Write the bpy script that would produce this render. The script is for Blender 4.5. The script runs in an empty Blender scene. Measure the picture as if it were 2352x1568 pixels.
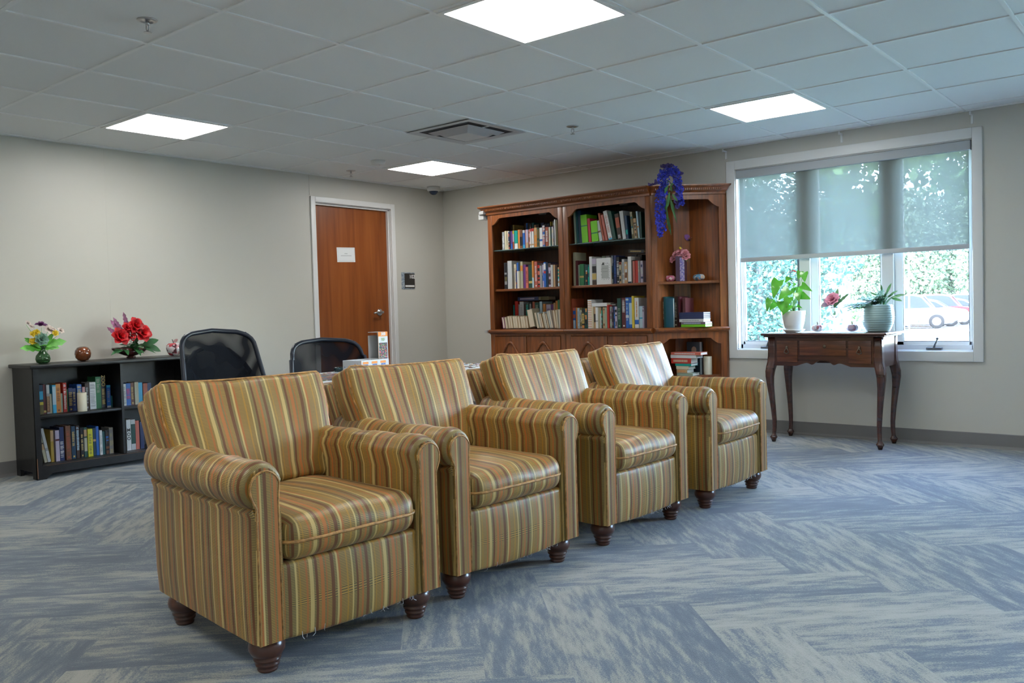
import bpy, math, random
from mathutils import Vector, Matrix
from math import pi, sin, cos, radians as R
random.seed(7)
C = bpy.context.scene.collection
SC = bpy.context.scene

# ------------------------------------------------------------------ camera, world, sun, exposure
FPX, YAW, PITCH, ROLL = 1962.08, .6922, -.0362, -.0272
CAM = Vector((3.156, -2.6112, 1.017))
fw = Vector((cos(PITCH)*sin(-YAW), cos(PITCH)*cos(YAW), sin(PITCH)))
rt = fw.cross(Vector((0, 0, 1))).normalized(); up = rt.cross(fw)
rt, up = cos(ROLL)*rt+sin(ROLL)*up, -sin(ROLL)*rt+cos(ROLL)*up
cd = bpy.data.cameras.new('camera'); cam = bpy.data.objects.new('camera', cd); C.objects.link(cam)
cd.sensor_width = 36; cd.lens = FPX/2352*36; cd.clip_end = 300; cd.clip_start = .05
M = Matrix((rt, up, -fw)).transposed().to_4x4(); M.translation = CAM; cam.matrix_world = M
SC.camera = cam
def ray(px, py): return fw+rt*((px-1176)/FPX)-up*((py-784)/FPX)
def on_y(px, py, y): d = ray(px, py); t = (y-CAM.y)/d.y; return CAM+d*t       # where a line of sight meets a real plane
def on_x(px, py, x): d = ray(px, py); t = (x-CAM.x)/d.x; return CAM+d*t

SC.view_settings.view_transform = 'Standard'; SC.view_settings.look = 'None'
SC.view_settings.gamma = 1; SC.view_settings.use_curve_mapping = False
SC.view_settings.exposure = 1.64
W = bpy.data.worlds.new('sky'); SC.world = W; W.use_nodes = True
nt = W.node_tree; nt.nodes.clear()
wo = nt.nodes.new('ShaderNodeOutputWorld'); bg = nt.nodes.new('ShaderNodeBackground'); sk = nt.nodes.new('ShaderNodeTexSky')
sk.sky_type = 'NISHITA'; sk.sun_disc = False; sk.sun_elevation = R(52); sk.sun_rotation = R(170)
nt.links.new(sk.outputs[0], bg.inputs[0]); nt.links.new(bg.outputs[0], wo.inputs[0]); bg.inputs[1].default_value = 3.2
sl = bpy.data.lights.new('sun', 'SUN'); so = bpy.data.objects.new('sun', sl); C.objects.link(so)
sl.energy = 9; sl.angle = R(1); sl.color = (.80, .90, 1); so.rotation_euler = (R(38), 0, R(-8)); so.location = (0, -10, 20)
PANEL = 6.0       # brightness of the ceiling panels
H = 2.279; XL = -3.084; YB = 3.846; XR = 6.4; YF = -5.8; T = .6096

# ------------------------------------------------------------------ materials
MATS = {}
def mat(name, col, rough=.5, metal=0, spec=.5, trans=0, emit=0, bump=0, bscale=50, var=0, vscale=8, coat=0, sheen=0, alpha=1, sub=0):
    if name in MATS: return MATS[name]
    m = bpy.data.materials.new(name); m.use_nodes = True; n = m.node_tree; p = n.nodes['Principled BSDF']
    p.inputs['Base Color'].default_value = (*col, 1); p.inputs['Roughness'].default_value = rough
    p.inputs['Metallic'].default_value = metal; p.inputs['Specular IOR Level'].default_value = spec
    p.inputs['Transmission Weight'].default_value = trans; p.inputs['Coat Weight'].default_value = coat
    p.inputs['Sheen Weight'].default_value = sheen; p.inputs['Alpha'].default_value = alpha
    if emit: p.inputs['Emission Color'].default_value = (*col, 1); p.inputs['Emission Strength'].default_value = emit
    if bump or var:
        tc = n.nodes.new('ShaderNodeTexCoord')
    if bump:
        t = n.nodes.new('ShaderNodeTexNoise'); t.inputs['Scale'].default_value = bscale; t.inputs['Detail'].default_value = 4
        b = n.nodes.new('ShaderNodeBump'); b.inputs['Strength'].default_value = bump; b.inputs['Distance'].default_value = .002
        n.links.new(tc.outputs['Object'], t.inputs['Vector']); n.links.new(t.outputs[0], b.inputs['Height']); n.links.new(b.outputs[0], p.inputs['Normal'])
    if var:
        t = n.nodes.new('ShaderNodeTexNoise'); t.inputs['Scale'].default_value = vscale; t.inputs['Detail'].default_value = 5
        r = n.nodes.new('ShaderNodeMapRange'); r.inputs[1].default_value = .3; r.inputs[2].default_value = .7; r.inputs[3].default_value = 1-var; r.inputs[4].default_value = 1+var
        h = n.nodes.new('ShaderNodeHueSaturation'); h.inputs['Color'].default_value = (*col, 1)
        n.links.new(tc.outputs['Object'], t.inputs['Vector']); n.links.new(t.outputs[0], r.inputs[0]); n.links.new(r.outputs[0], h.inputs['Value']); n.links.new(h.outputs[0], p.inputs['Base Color'])
    MATS[name] = m; return m
def ramp(n, stops, interp='LINEAR'):
    r = n.nodes.new('ShaderNodeValToRGB'); e = r.color_ramp; e.interpolation = interp
    while len(e.elements) < len(stops): e.elements.new(.5)
    for k, s in enumerate(stops):
        e.elements[k].position = s[0]; e.elements[k].color = (*s[1], 1) if len(s[1]) == 3 else s[1]
    return r
def math_n(n, op, a, b=None, c=None):
    m = n.nodes.new('ShaderNodeMath'); m.operation = op
    for k, v in enumerate((a, b, c)):
        if v is None: continue
        if isinstance(v, (int, float)): m.inputs[k].default_value = v
        else: n.links.new(v, m.inputs[k])
    return m.outputs[0]
def newmat(name):
    m = bpy.data.materials.new(name); m.use_nodes = True; MATS[name] = m; return m, m.node_tree, m.node_tree.nodes['Principled BSDF']
def wood(name, c1, c2, rough=.35, axis='Z', scale=6, coat=.2):
    if name in MATS: return MATS[name]
    m, n, p = newmat(name)
    tc = n.nodes.new('ShaderNodeTexCoord'); mp = n.nodes.new('ShaderNodeMapping')
    s = {'X': (.6, 9, 9), 'Y': (9, .6, 9), 'Z': (9, 9, .6)}[axis]; mp.inputs['Scale'].default_value = s
    t = n.nodes.new('ShaderNodeTexNoise'); t.inputs['Scale'].default_value = scale; t.inputs['Detail'].default_value = 6; t.inputs['Distortion'].default_value = .6
    n.links.new(tc.outputs['Object'], mp.inputs[0]); n.links.new(mp.outputs[0], t.inputs['Vector'])
    r = ramp(n, [(.3, c1), (.7, c2)]); n.links.new(t.outputs[0], r.inputs[0]); n.links.new(r.outputs[0], p.inputs['Base Color'])
    p.inputs['Roughness'].default_value = rough; p.inputs['Coat Weight'].default_value = coat; p.inputs['Coat Roughness'].default_value = .25
    return m
def attr_mat(name, rough=.5, trans=0, coat=0):
    if name in MATS: return MATS[name]
    m, n, p = newmat(name); a = n.nodes.new('ShaderNodeAttribute'); a.attribute_name = 'Col'
    n.links.new(a.outputs[0], p.inputs['Base Color']); p.inputs['Roughness'].default_value = rough; p.inputs['Coat Weight'].default_value = coat
    return m

def fabric():
    m, n, p = newmat('striped_fabric')
    uv = n.nodes.new('ShaderNodeUVMap'); uv.uv_map = 'UVMap'; sp = n.nodes.new('ShaderNodeSeparateXYZ'); n.links.new(uv.outputs[0], sp.inputs[0])
    wob = n.nodes.new('ShaderNodeTexNoise'); wob.inputs['Scale'].default_value = 6; n.links.new(uv.outputs[0], wob.inputs['Vector'])
    u = math_n(n, 'ADD', sp.outputs[0], math_n(n, 'MULTIPLY', math_n(n, 'SUBTRACT', wob.outputs[0], .5), .0035))
    f = math_n(n, 'FRACT', math_n(n, 'DIVIDE', u, .27))
    tan = (.43, .255, .055); cr = (.56, .405, .150); ru = (.46, .155, .035); br = (.16, .060, .018); go = (.45, .235, .032); ol = (.33, .235, .070)
    S = [(0, br, 0), (.027, tan, 1), (.07, ru, .15), (.095, ol, 1), (.135, br, 0), (.172, ol, 1), (.22, cr, 0), (.245, tan, 1), (.27, go, .3), (.285, tan, 1),
         (.35, ru, .3), (.375, tan, 1), (.395, cr, 0), (.445, ol, 1), (.465, br, 0), (.50, tan, 1), (.535, ru, 0), (.575, ol, 1), (.60, ru, .4), (.615, tan, 1),
         (.665, br, 0), (.708, ol, 1), (.74, cr, 0), (.765, ru, .3), (.79, tan, 1), (.87, go, .2), (.89, tan, 1), (.94, cr, 0), (.96, ol, 1)]
    r = ramp(n, [(a, (*b, c)) for a, b, c in S], 'CONSTANT'); n.links.new(f, r.inputs[0])
    rib = math_n(n, 'GREATER_THAN', math_n(n, 'SINE', math_n(n, 'MULTIPLY', sp.outputs[1], 2*pi/.0047)), .28)
    msk = math_n(n, 'MULTIPLY', math_n(n, 'MULTIPLY', rib, r.outputs[1]), .80)
    mx = n.nodes.new('ShaderNodeMix'); mx.data_type = 'RGBA'; n.links.new(msk, mx.inputs[0]); n.links.new(r.outputs[0], mx.inputs[6]); mx.inputs[7].default_value = (.045, .045, .030, 1)
    n.links.new(mx.outputs[2], p.inputs['Base Color'])
    p.inputs['Roughness'].default_value = .42; p.inputs['Specular IOR Level'].default_value = .5; p.inputs['Sheen Weight'].default_value = .08; p.inputs['Sheen Roughness'].default_value = .4
    tc = n.nodes.new('ShaderNodeTexCoord'); t = n.nodes.new('ShaderNodeTexNoise'); t.inputs['Scale'].default_value = 7; t.inputs['Detail'].default_value = 2
    n.links.new(tc.outputs['Object'], t.inputs['Vector']); b = n.nodes.new('ShaderNodeBump'); b.inputs['Strength'].default_value = .5; b.inputs['Distance'].default_value = .012
    n.links.new(t.outputs[0], b.inputs['Height']); b2 = n.nodes.new('ShaderNodeBump'); b2.inputs['Strength'].default_value = .25; b2.inputs['Distance'].default_value = .001
    n.links.new(rib, b2.inputs['Height']); n.links.new(b.outputs[0], b2.inputs['Normal']); n.links.new(b2.outputs[0], p.inputs['Normal'])
    return m
def carpet():
    m, n, p = newmat('carpet'); uv = n.nodes.new('ShaderNodeUVMap'); uv.uv_map = 'UVMap'
    a = n.nodes.new('ShaderNodeAttribute'); a.attribute_name = 'Col'; sa = n.nodes.new('ShaderNodeSeparateColor'); n.links.new(a.outputs[0], sa.inputs[0])
    sp = n.nodes.new('ShaderNodeSeparateXYZ'); n.links.new(uv.outputs[0], sp.inputs[0])
    def noise(su, sv, detail, rough=.6):
        c = n.nodes.new('ShaderNodeCombineXYZ'); n.links.new(math_n(n, 'MULTIPLY', sp.outputs[0], su), c.inputs[0]); n.links.new(math_n(n, 'MULTIPLY', sp.outputs[1], sv), c.inputs[1])
        n.links.new(math_n(n, 'MULTIPLY', sa.outputs[2], 60), c.inputs[2])
        t = n.nodes.new('ShaderNodeTexNoise'); t.inputs['Scale'].default_value = 1; t.inputs['Detail'].default_value = detail; t.inputs['Roughness'].default_value = rough
        n.links.new(c.outputs[0], t.inputs['Vector']); return t.outputs[0]
    v = math_n(n, 'MULTIPLY', math_n(n, 'SUBTRACT', noise(5.5, 26, 9, .66), .5), 2.5)
    g = math_n(n, 'MULTIPLY', math_n(n, 'SUBTRACT', math_n(n, 'MULTIPLY', sp.outputs[1], 1/.2425), .5), math_n(n, 'MULTIPLY', math_n(n, 'SUBTRACT', sa.outputs[1], .5), .9))
    k = math_n(n, 'ADD', math_n(n, 'ADD', v, g), math_n(n, 'ADD', math_n(n, 'MULTIPLY', math_n(n, 'SUBTRACT', sa.outputs[0], .5), .48), .48))
    fine = math_n(n, 'MULTIPLY', math_n(n, 'SUBTRACT', noise(240, 240, 4), .5), 1.5)
    k = math_n(n, 'ADD', k, fine)
    r = ramp(n, [(0, (.060, .090, .135)), (.38, (.100, .140, .185)), (.50, (.165, .200, .220)), (.60, (.255, .270, .245)), (1, (.35, .36, .325))])
    n.links.new(k, r.inputs[0]); n.links.new(r.outputs[0], p.inputs['Base Color']); p.inputs['Roughness'].default_value = .62
    p.inputs['Specular IOR Level'].default_value = .45; p.inputs['Sheen Weight'].default_value = .3; p.inputs['Sheen Roughness'].default_value = .5
    t = n.nodes.new('ShaderNodeTexNoise'); t.inputs['Scale'].default_value = 260; tc = n.nodes.new('ShaderNodeTexCoord'); n.links.new(tc.outputs['Object'], t.inputs['Vector'])
    b = n.nodes.new('ShaderNodeBump'); b.inputs['Strength'].default_value = .5; b.inputs['Distance'].default_value = .003; n.links.new(t.outputs[0], b.inputs['Height']); n.links.new(b.outputs[0], p.inputs['Normal'])
    return m
def see_through(name, col, fac, rough=.6, gloss=False, moire=0, translucent=0):
    m, n, p = newmat(name); out = n.nodes['Material Output']
    tr = n.nodes.new('ShaderNodeBsdfTransparent'); mx = n.nodes.new('ShaderNodeMixShader'); mx.inputs[0].default_value = fac
    p.inputs['Base Color'].default_value = (*col, 1); p.inputs['Roughness'].default_value = rough
    src = p.outputs[0]
    if translucent:
        tl = n.nodes.new('ShaderNodeBsdfTranslucent'); tl.inputs[0].default_value = (*col, 1); m2 = n.nodes.new('ShaderNodeMixShader'); m2.inputs[0].default_value = translucent
        n.links.new(p.outputs[0], m2.inputs[1]); n.links.new(tl.outputs[0], m2.inputs[2]); src = m2.outputs[0]
    if moire:
        tc = n.nodes.new('ShaderNodeTexCoord'); w = n.nodes.new('ShaderNodeTexWave'); w.inputs['Scale'].default_value = 5; w.inputs['Distortion'].default_value = 6; w.inputs['Detail'].default_value = 1
        n.links.new(tc.outputs['Object'], w.inputs['Vector']); r = n.nodes.new('ShaderNodeMapRange'); r.inputs[3].default_value = fac-moire; r.inputs[4].default_value = min(1, fac+moire)
        n.links.new(w.outputs[1], r.inputs[0]); n.links.new(r.outputs[0], mx.inputs[0])
    n.links.new(tr.outputs[0], mx.inputs[1]); n.links.new(src, mx.inputs[2]); n.links.new(mx.outputs[0], out.inputs[0])
    return m
def blotch(name, cols, scale, rough=.3, coat=.3, seed=0):
    m, n, p = newmat(name); tc = n.nodes.new('ShaderNodeTexCoord'); t = n.nodes.new('ShaderNodeTexVoronoi'); t.inputs['Scale'].default_value = scale
    mp = n.nodes.new('ShaderNodeMapping'); mp.inputs['Location'].default_value = (seed, seed, 0); n.links.new(tc.outputs['Object'], mp.inputs[0]); n.links.new(mp.outputs[0], t.inputs['Vector'])
    s = n.nodes.new('ShaderNodeSeparateColor'); n.links.new(t.outputs['Color'], s.inputs[0]); r = ramp(n, [(i/len(cols), c) for i, c in enumerate(cols)], 'CONSTANT')
    n.links.new(s.outputs[0], r.inputs[0]); n.links.new(r.outputs[0], p.inputs['Base Color']); p.inputs['Roughness'].default_value = rough; p.inputs['Coat Weight'].default_value = coat
    return m

# ------------------------------------------------------------------ mesh builder
class MB:
    def __init__(s): s.v = []; s.f = []; s.uv = {}; s.col = {}; s.smooth = set(); s.cur = None; s.mi = {}; s.m = 0
    def face(s, idx, uv=None, smooth=False):
        k = len(s.f); s.f.append(tuple(idx))
        if uv: s.uv[k] = uv
        if s.cur: s.col[k] = s.cur
        if smooth: s.smooth.add(k)
        if s.m: s.mi[k] = s.m
    def add(s, pts): b = len(s.v); s.v += [tuple(p) for p in pts]; return b
    def box(s, x0, x1, y0, y1, z0, z1, mtx=None):
        P = [Vector((x, y, z)) for z in (z0, z1) for y in (y0, y1) for x in (x0, x1)]
        if mtx: P = [mtx @ p for p in P]
        b = s.add(P)
        for q in ((0, 2, 3, 1), (4, 5, 7, 6), (0, 1, 5, 4), (2, 6, 7, 3), (0, 4, 6, 2), (1, 3, 7, 5)): s.face([b+i for i in q])
        return s
    def cbox(s, c, d, mtx=None): return s.box(c[0]-d[0]/2, c[0]+d[0]/2, c[1]-d[1]/2, c[1]+d[1]/2, c[2]-d[2]/2, c[2]+d[2]/2, mtx)
    def bbox(s, x0, x1, y0, y1, z0, z1, r=.004, mtx=None):      # box with chamfered edges
        return s.rbox((x0+x1)/2, (y0+y1)/2, (z0+z1)/2, (x1-x0)/2, (y1-y0)/2, (z1-z0)/2, r, 2, 1, mtx=mtx, smooth=True)
    def rbox(s, cx, cy, cz, hx, hy, hz, r, ne=4, ni=4, fn=None, uvfn=None, mtx=None, smooth=True):
        r = min(r, hx*.999, hy*.999, hz*.999)
        def axis(h):
            a = [-h+r*(i/ne) for i in range(ne)]; L = 2*(h-r); b = [-(h-r)+L*i/ni for i in range(ni+1)]; return a+b+[-x for x in reversed(a)]
        A = [axis(hx), axis(hy), axis(hz)]; hh = (hx, hy, hz); cache = {}
        def vert(i, j, k):
            key = (i, j, k)
            if key not in cache:
                p = [A[0][i], A[1][j], A[2][k]]; q = [max(-(h-r), min(h-r, t)) for t, h in zip(p, hh)]; d = Vector([a-b for a, b in zip(p, q)])
                if d.length > 1e-9: d = d.normalized()*r
                w = Vector(q)+d
                if fn: w = Vector(fn(w))
                w = w+Vector((cx, cy, cz))
                if mtx: w = mtx @ w
                cache[key] = s.add([w])
            return cache[key]
        N = [len(a) for a in A]
        def raw(i, j, k): return (A[0][i]+cx, A[1][j]+cy, A[2][k]+cz)
        def quad(q, nrm):
            uvs = [uvfn(raw(*c), nrm) for c in q] if uvfn else None
            s.face([vert(*c) for c in q], uvs, smooth)
        for j in range(N[1]-1):
            for k in range(N[2]-1):
                quad([(0, j, k), (0, j, k+1), (0, j+1, k+1), (0, j+1, k)], 0); e = N[0]-1
                quad([(e, j, k), (e, j+1, k), (e, j+1, k+1), (e, j, k+1)], 0)
        for i in range(N[0]-1):
            for k in range(N[2]-1):
                quad([(i, 0, k), (i+1, 0, k), (i+1, 0, k+1), (i, 0, k+1)], 1); e = N[1]-1
                quad([(i, e, k), (i, e, k+1), (i+1, e, k+1), (i+1, e, k)], 1)
            for j in range(N[1]-1):
                quad([(i, j, 0), (i, j+1, 0), (i+1, j+1, 0), (i+1, j, 0)], 2); e = N[2]-1
                quad([(i, j, e), (i+1, j, e), (i+1, j+1, e), (i, j+1, e)], 2)
        return s
    def lathe(s, prof, c=(0, 0, 0), n=24, mtx=None, lobes=0, lobe=0, cap=True):
        rings = []
        for r, z in prof:
            P = []
            for i in range(n):
                a = 2*pi*i/n; rr = r*(1-lobe*abs(sin(a*lobes/2))**.0 * (0 if not lobes else (1-abs(sin(a*lobes/2))**.6)))
                p = Vector((c[0]+rr*cos(a), c[1]+rr*sin(a), c[2]+z)); P.append(mtx @ p if mtx else p)
            rings.append(s.add(P))
        for a, b in zip(rings, rings[1:]):
            for i in range(n): s.face([a+i, a+(i+1) % n, b+(i+1) % n, b+i], None, True)
        if cap:
            s.face([rings[0]+i for i in reversed(range(n))]); s.face([rings[-1]+i for i in range(n)])
        return s
    def tube(s, pts, r, n=8, cap=True, flat=None):
        pts = [Vector(p) for p in pts]; rs = r if isinstance(r, (list, tuple)) else [r]*len(pts); rings = []; ref = None
        for i, p in enumerate(pts):
            t = (pts[min(i+1, len(pts)-1)]-pts[max(i-1, 0)]).normalized()
            if ref is None: ref = Vector((0, 0, 1)) if abs(t.z) < .9 else Vector((1, 0, 0))
            a = (ref-t*ref.dot(t)).normalized(); b = t.cross(a); ref = a
            ra, rb = (rs[i], rs[i]) if flat is None else (rs[i], rs[i]*flat)
            rings.append(s.add([p+a*ra*cos(2*pi*k/n)+b*rb*sin(2*pi*k/n) for k in range(n)]))
        for a, b in zip(rings, rings[1:]):
            for k in range(n): s.face([a+k, a+(k+1) % n, b+(k+1) % n, b+k], None, n > 5)
        if cap: s.face([rings[0]+k for k in reversed(range(n))]); s.face([rings[-1]+k for k in range(n)])
        return s
    def prism(s, poly, z0, z1):                                  # poly in xy, anticlockwise
        n = len(poly); a = s.add([(x, y, z0) for x, y in poly]); b = s.add([(x, y, z1) for x, y in poly])
        s.face([a+i for i in reversed(range(n))]); s.face([b+i for i in range(n)])
        for i in range(n): s.face([a+i, a+(i+1) % n, b+(i+1) % n, b+i])
        return s
    def sweep(s, p0, p1, prof, out, ext0=0, ext1=0):              # profile (outward, z) from p0 to p1; ext = mitre of the ends
        p0 = Vector((*p0, 0)); p1 = Vector((*p1, 0)); out = Vector((*out, 0)).normalized(); t = (p1-p0).normalized(); n = len(prof)
        a = s.add([p0+out*o-t*ext0*o+Vector((0, 0, z)) for o, z in prof]); b = s.add([p1+out*o+t*ext1*o+Vector((0, 0, z)) for o, z in prof])
        for i in range(n): s.face([a+i, a+(i+1) % n, b+(i+1) % n, b+i])
        s.face([a+i for i in reversed(range(n))]); s.face([b+i for i in range(n)])
        return s
    def strip(s, us, lo, hi, fn, th, nrm):                        # solid strip between curves lo(u) and hi(u); fn maps (u,z) to 3D
        nrm = Vector(nrm)*th; F = []
        for u in us: a, b = Vector(fn(u, lo(u))), Vector(fn(u, hi(u))); F.append(s.add([a, b, a+nrm, b+nrm]))
        for a, b in zip(F, F[1:]):
            s.face([a, b, b+1, a+1]); s.face([a+2, a+3, b+3, b+2]); s.face([a, a+2, b+2, b]); s.face([a+1, b+1, b+3, a+3])
        a, b = F[0], F[-1]; s.face([a, a+1, a+3, a+2]); s.face([b, b+2, b+3, b+1]); return s
    def ball(s, c, r, n=10, sc=(1, 1, 1), mtx=None):
        prof = [(r*sin(pi*i/n), -r*cos(pi*i/n)) for i in range(1, n)]; m = Matrix.Translation(c) @ Matrix.Diagonal((*sc, 1)); m = mtx @ m if mtx else m
        return s.lathe(prof, (0, 0, 0), max(6, n+2), m)
    def leaf(s, base, d, nrm, L, Wd, kind='lance', droop=.3, n=5, cup=.15):
        d = Vector(d).normalized(); nrm = Vector(nrm); sd = d.cross(nrm); sd = sd.normalized() if sd.length > 1e-6 else Vector((1, 0, 0)); nn = sd.cross(d).normalized(); base = Vector(base); rows = []
        for i in range(n+1):
            t = i/n
            w = {'lance': sin(pi*min(1, t*.96+.04))**.8, 'heart': (1.15*(1-t)**.75*(1 if t > 0 else .75)), 'round': sin(pi*(t*.9+.08))**.5, 'fern': sin(pi*(t*.9+.08))**.6*(.75 if i % 2 else 1.15)}[kind]*Wd/2
            if i == n: w = Wd*.02
            p = base+d*(L*t)-nn*(droop*L*t*t); e = nn*(cup*w)
            rows.append(s.add([p-sd*w+e-(d*L*.12 if kind == 'heart' and i == 0 else d*0), p, p+sd*w+e-(d*L*.12 if kind == 'heart' and i == 0 else d*0)]))
        for a, b in zip(rows, rows[1:]): s.face([a, a+1, b+1, b], None, True); s.face([a+1, a+2, b+2, b+1], None, True)
        return s
    def bloom(s, c, ax, Rr, rings=3, petals=6, kind='round', open_=.9):
        c = Vector(c); ax = Vector(ax).normalized(); a = ax.orthogonal().normalized(); b = ax.cross(a)
        for k in range(rings):
            f = (k+1)/rings
            for i in range(petals):
                th = 2*pi*(i+.5*k)/petals+random.uniform(-.15, .15); o = a*cos(th)+b*sin(th); tl = (1-f)*1.25+open_*.25
                s.leaf(c-ax*Rr*.25*(1-f), o*f*open_+ax*tl, ax-o*.4, Rr*(.7+.5*f), Rr*.95*(.6+.5*f), kind, .12, 7, .35)
        return s
    def build(s, name, m, parent=None, auto=None):
        me = bpy.data.meshes.new(name); me.from_pydata(s.v, [], s.f); ms = m if isinstance(m, (list, tuple)) else [m]
        for x in ms: me.materials.append(x)
        if s.uv:
            l = me.uv_layers.new(name='UVMap')
            for k, uv in s.uv.items():
                for j, li in enumerate(me.polygons[k].loop_indices): l.data[li].uv = uv[j]
        if s.col:
            ca = me.color_attributes.new('Col', 'FLOAT_COLOR', 'CORNER')
            for k, c in s.col.items():
                for li in me.polygons[k].loop_indices: ca.data[li].color = (*c, 1)
        for k in s.smooth: me.polygons[k].use_smooth = True
        for k, i in s.mi.items(): me.polygons[k].material_index = i
        me.update(); o = bpy.data.objects.new(name, me); C.objects.link(o)
        if parent: o.parent = parent
        return o
def tag(o, label, cat, group=None, kind=None):
    o['label'] = label; o['category'] = cat
    if group: o['group'] = group
    if kind: o['kind'] = kind
    return o
def thing(name, loc, label, cat, rz=0, group=None):
    o = bpy.data.objects.new(name, None); C.objects.link(o); o.location = loc; o.rotation_euler = (0, 0, rz); o.empty_display_size = .05
    return tag(o, label, cat, group)
def struct(o): o['kind'] = 'structure'; return o
def copy_tree(o, parent=None):
    c = o.copy(); C.objects.link(c)
    if parent: c.parent = parent
    for ch in list(o.children): copy_tree(ch, c)
    return c
def text_into(mb, body, size, mtx, align='CENTER', bold=.0, extr=.0004):
    cu = bpy.data.curves.new('t', 'FONT'); cu.body = body; cu.size = size; cu.align_x = align; cu.align_y = 'CENTER'; cu.offset = bold; cu.extrude = extr
    o = bpy.data.objects.new('t', cu); C.objects.link(o); dg = bpy.context.evaluated_depsgraph_get(); me = bpy.data.meshes.new_from_object(o.evaluated_get(dg))
    b = mb.add([mtx @ v.co for v in me.vertices])
    for p in me.polygons: mb.face([b+i for i in p.vertices])
    bpy.data.objects.remove(o); bpy.data.meshes.remove(me); bpy.data.curves.remove(cu)
def frame_mtx(o, x, y):                                        # matrix: local x,y axes -> world, z = x cross y
    x = Vector(x).normalized(); y = Vector(y).normalized(); z = x.cross(y); m = Matrix((x, y, z)).transposed().to_4x4(); m.translation = Vector(o); return m

FAB = fabric(); CARP = carpet()
WALL = mat('wall_paint', (.57, .553, .495), .42, spec=.35, bump=.15, bscale=300)
WALLB = mat('wall_paint_backs', (.50, .487, .435), .5)
CEIL = mat('ceiling_tile', (.84, .85, .84), .9, bump=.35, bscale=420)
GRID = mat('ceiling_grid', (.88, .88, .87), .5)
WHITE = mat('white_trim', (.72, .72, .70), .35)
COVE = mat('cove_base', (.19, .185, .185), .55)
OAKF = wood('bookcase_wood', (.115, .032, .008), (.29, .085, .016), .32, 'Z', 5, .4)
OAKH = wood('bookcase_wood_rails', (.115, .032, .008), (.29, .085, .016), .32, 'X', 5, .4)
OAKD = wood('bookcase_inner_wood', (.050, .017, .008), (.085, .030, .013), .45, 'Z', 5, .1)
BLACKW = mat('black_painted_wood', (.012, .012, .013), .38, var=.3, vscale=20)
LEGW = wood('turned_leg_wood', (.050, .016, .009), (.10, .032, .016), .28, 'Z', 3, .5)
DTAB = wood('console_wood', (.035, .013, .010), (.085, .026, .016), .25, 'X', 4, .6)
METAL = mat('brushed_metal', (.55, .55, .55), .3, 1)
CHROME = mat('chrome', (.75, .75, .76), .12, 1)
BLK = mat('black_plastic', (.012, .013, .016), .4)
PAGES = mat('paper_pages', (.60, .53, .40), .8, bump=.3, bscale=900)
BOOKM = attr_mat('book_cover', .38, coat=.15)
GREEN = mat('leaf_green', (.10, .30, .05), .4, var=.35, vscale=30)
PAPER = mat('paper_white', (.78, .78, .76), .6)
CANDLE = mat('candle_wax', (.74, .68, .52), .5)
exec_parts = True

# ------------------------------------------------------------------ room shell
# floor: carpet planks laid in a diagonal herringbone, one mesh
mb = MB(); PW = .2425; OA = .08*PW; OB = -.2*PW
def plank(a, b, la, lb, horiz):
    s = 1/math.sqrt(2); col = (random.random(), random.random(), random.random()); P = []; U = []
    for da, db in ((0, 0), (la, 0), (la, lb), (0, lb)):
        A = (a+da)*PW+OA; B = (b+db)*PW+OB; P.append(((A-B)*s, (A+B)*s, 0)); U.append((da*PW, db*PW) if horiz else (db*PW, da*PW))
    cx = sum(p[0] for p in P)/4; cy = sum(p[1] for p in P)/4
    if not (XL-.9 < cx < XR+.9 and YF-.9 < cy < YB+.9): return
    def cl(p): return (min(max(p[0], XL-.1), XR+.1), min(max(p[1], YF-.1), YB+.1), 0)
    # clip polygon to the room so the carpet ends under the walls
    poly = list(zip([Vector(p) for p in P], [Vector((*u, 0)) for u in U]))
    for ax, lim, sg in ((0, XL-.05, 1), (0, XR+.05, -1), (1, YF-.05, 1), (1, YB+.05, -1)):
        q = []
        for i in range(len(poly)):
            p0, u0 = poly[i]; p1, u1 = poly[(i+1) % len(poly)]; d0 = (p0[ax]-lim)*sg; d1 = (p1[ax]-lim)*sg
            if d0 >= 0: q.append((p0, u0))
            if d0*d1 < 0: t = d0/(d0-d1); q.append((p0.lerp(p1, t), u0.lerp(u1, t)))
        poly = q
        if len(poly) < 3: return
    k = mb.add([p for p, u in poly]); mb.cur = col; mb.face([k+i for i in range(len(poly))], [(u.x, u.y) for p, u in poly])
for y in range(-60, 61):
    for mm in range(-10, 11):
        plank(-y-1+8*mm, y, 4, 1, True)
for c in range(-60, 61):
    for mm in range(-10, 11):
        # V cells where (c+y+1) mod 8 in 4..7
        plank(c, 3-c+8*mm, 1, 4, False)
mb.cur = None
fl = struct(mb.build('floor', CARP))
mb = MB().box(XL-.15, XR+.15, YF-.15, YB+.15, -.12, -.004); struct(mb.build('trim_subfloor', WALLB))
# ceiling with its recessed openings left for lamps (lamps sit in the grid)
def lattice(j, i): return (j*T, i*T)
mb = MB().box(XL-.15, XR+.15, YF-.15, YB+.15, H, H+.12); struct(mb.build('ceiling', CEIL))
mb = MB(); j0 = math.ceil((XL)/T); j1 = math.floor(XR/T); i0 = math.ceil(YF/T); i1 = math.floor(YB/T)
for j in range(j0, j1+1):
    if j*T < XR-.03: mb.box(j*T-.009, j*T+.009, YF, YB, H-.006, H+.001)
for i in range(i0, i1+1): mb.box(XL, XR, i*T-.009, i*T+.009, H-.0055, H+.001)
for a in ((XL, XL+.022, YF, YB), (XL, XR, YB-.022, YB)): mb.box(*a, H-.006, H+.001)
struct(mb.build('trim_ceiling_grid', GRID))
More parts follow.
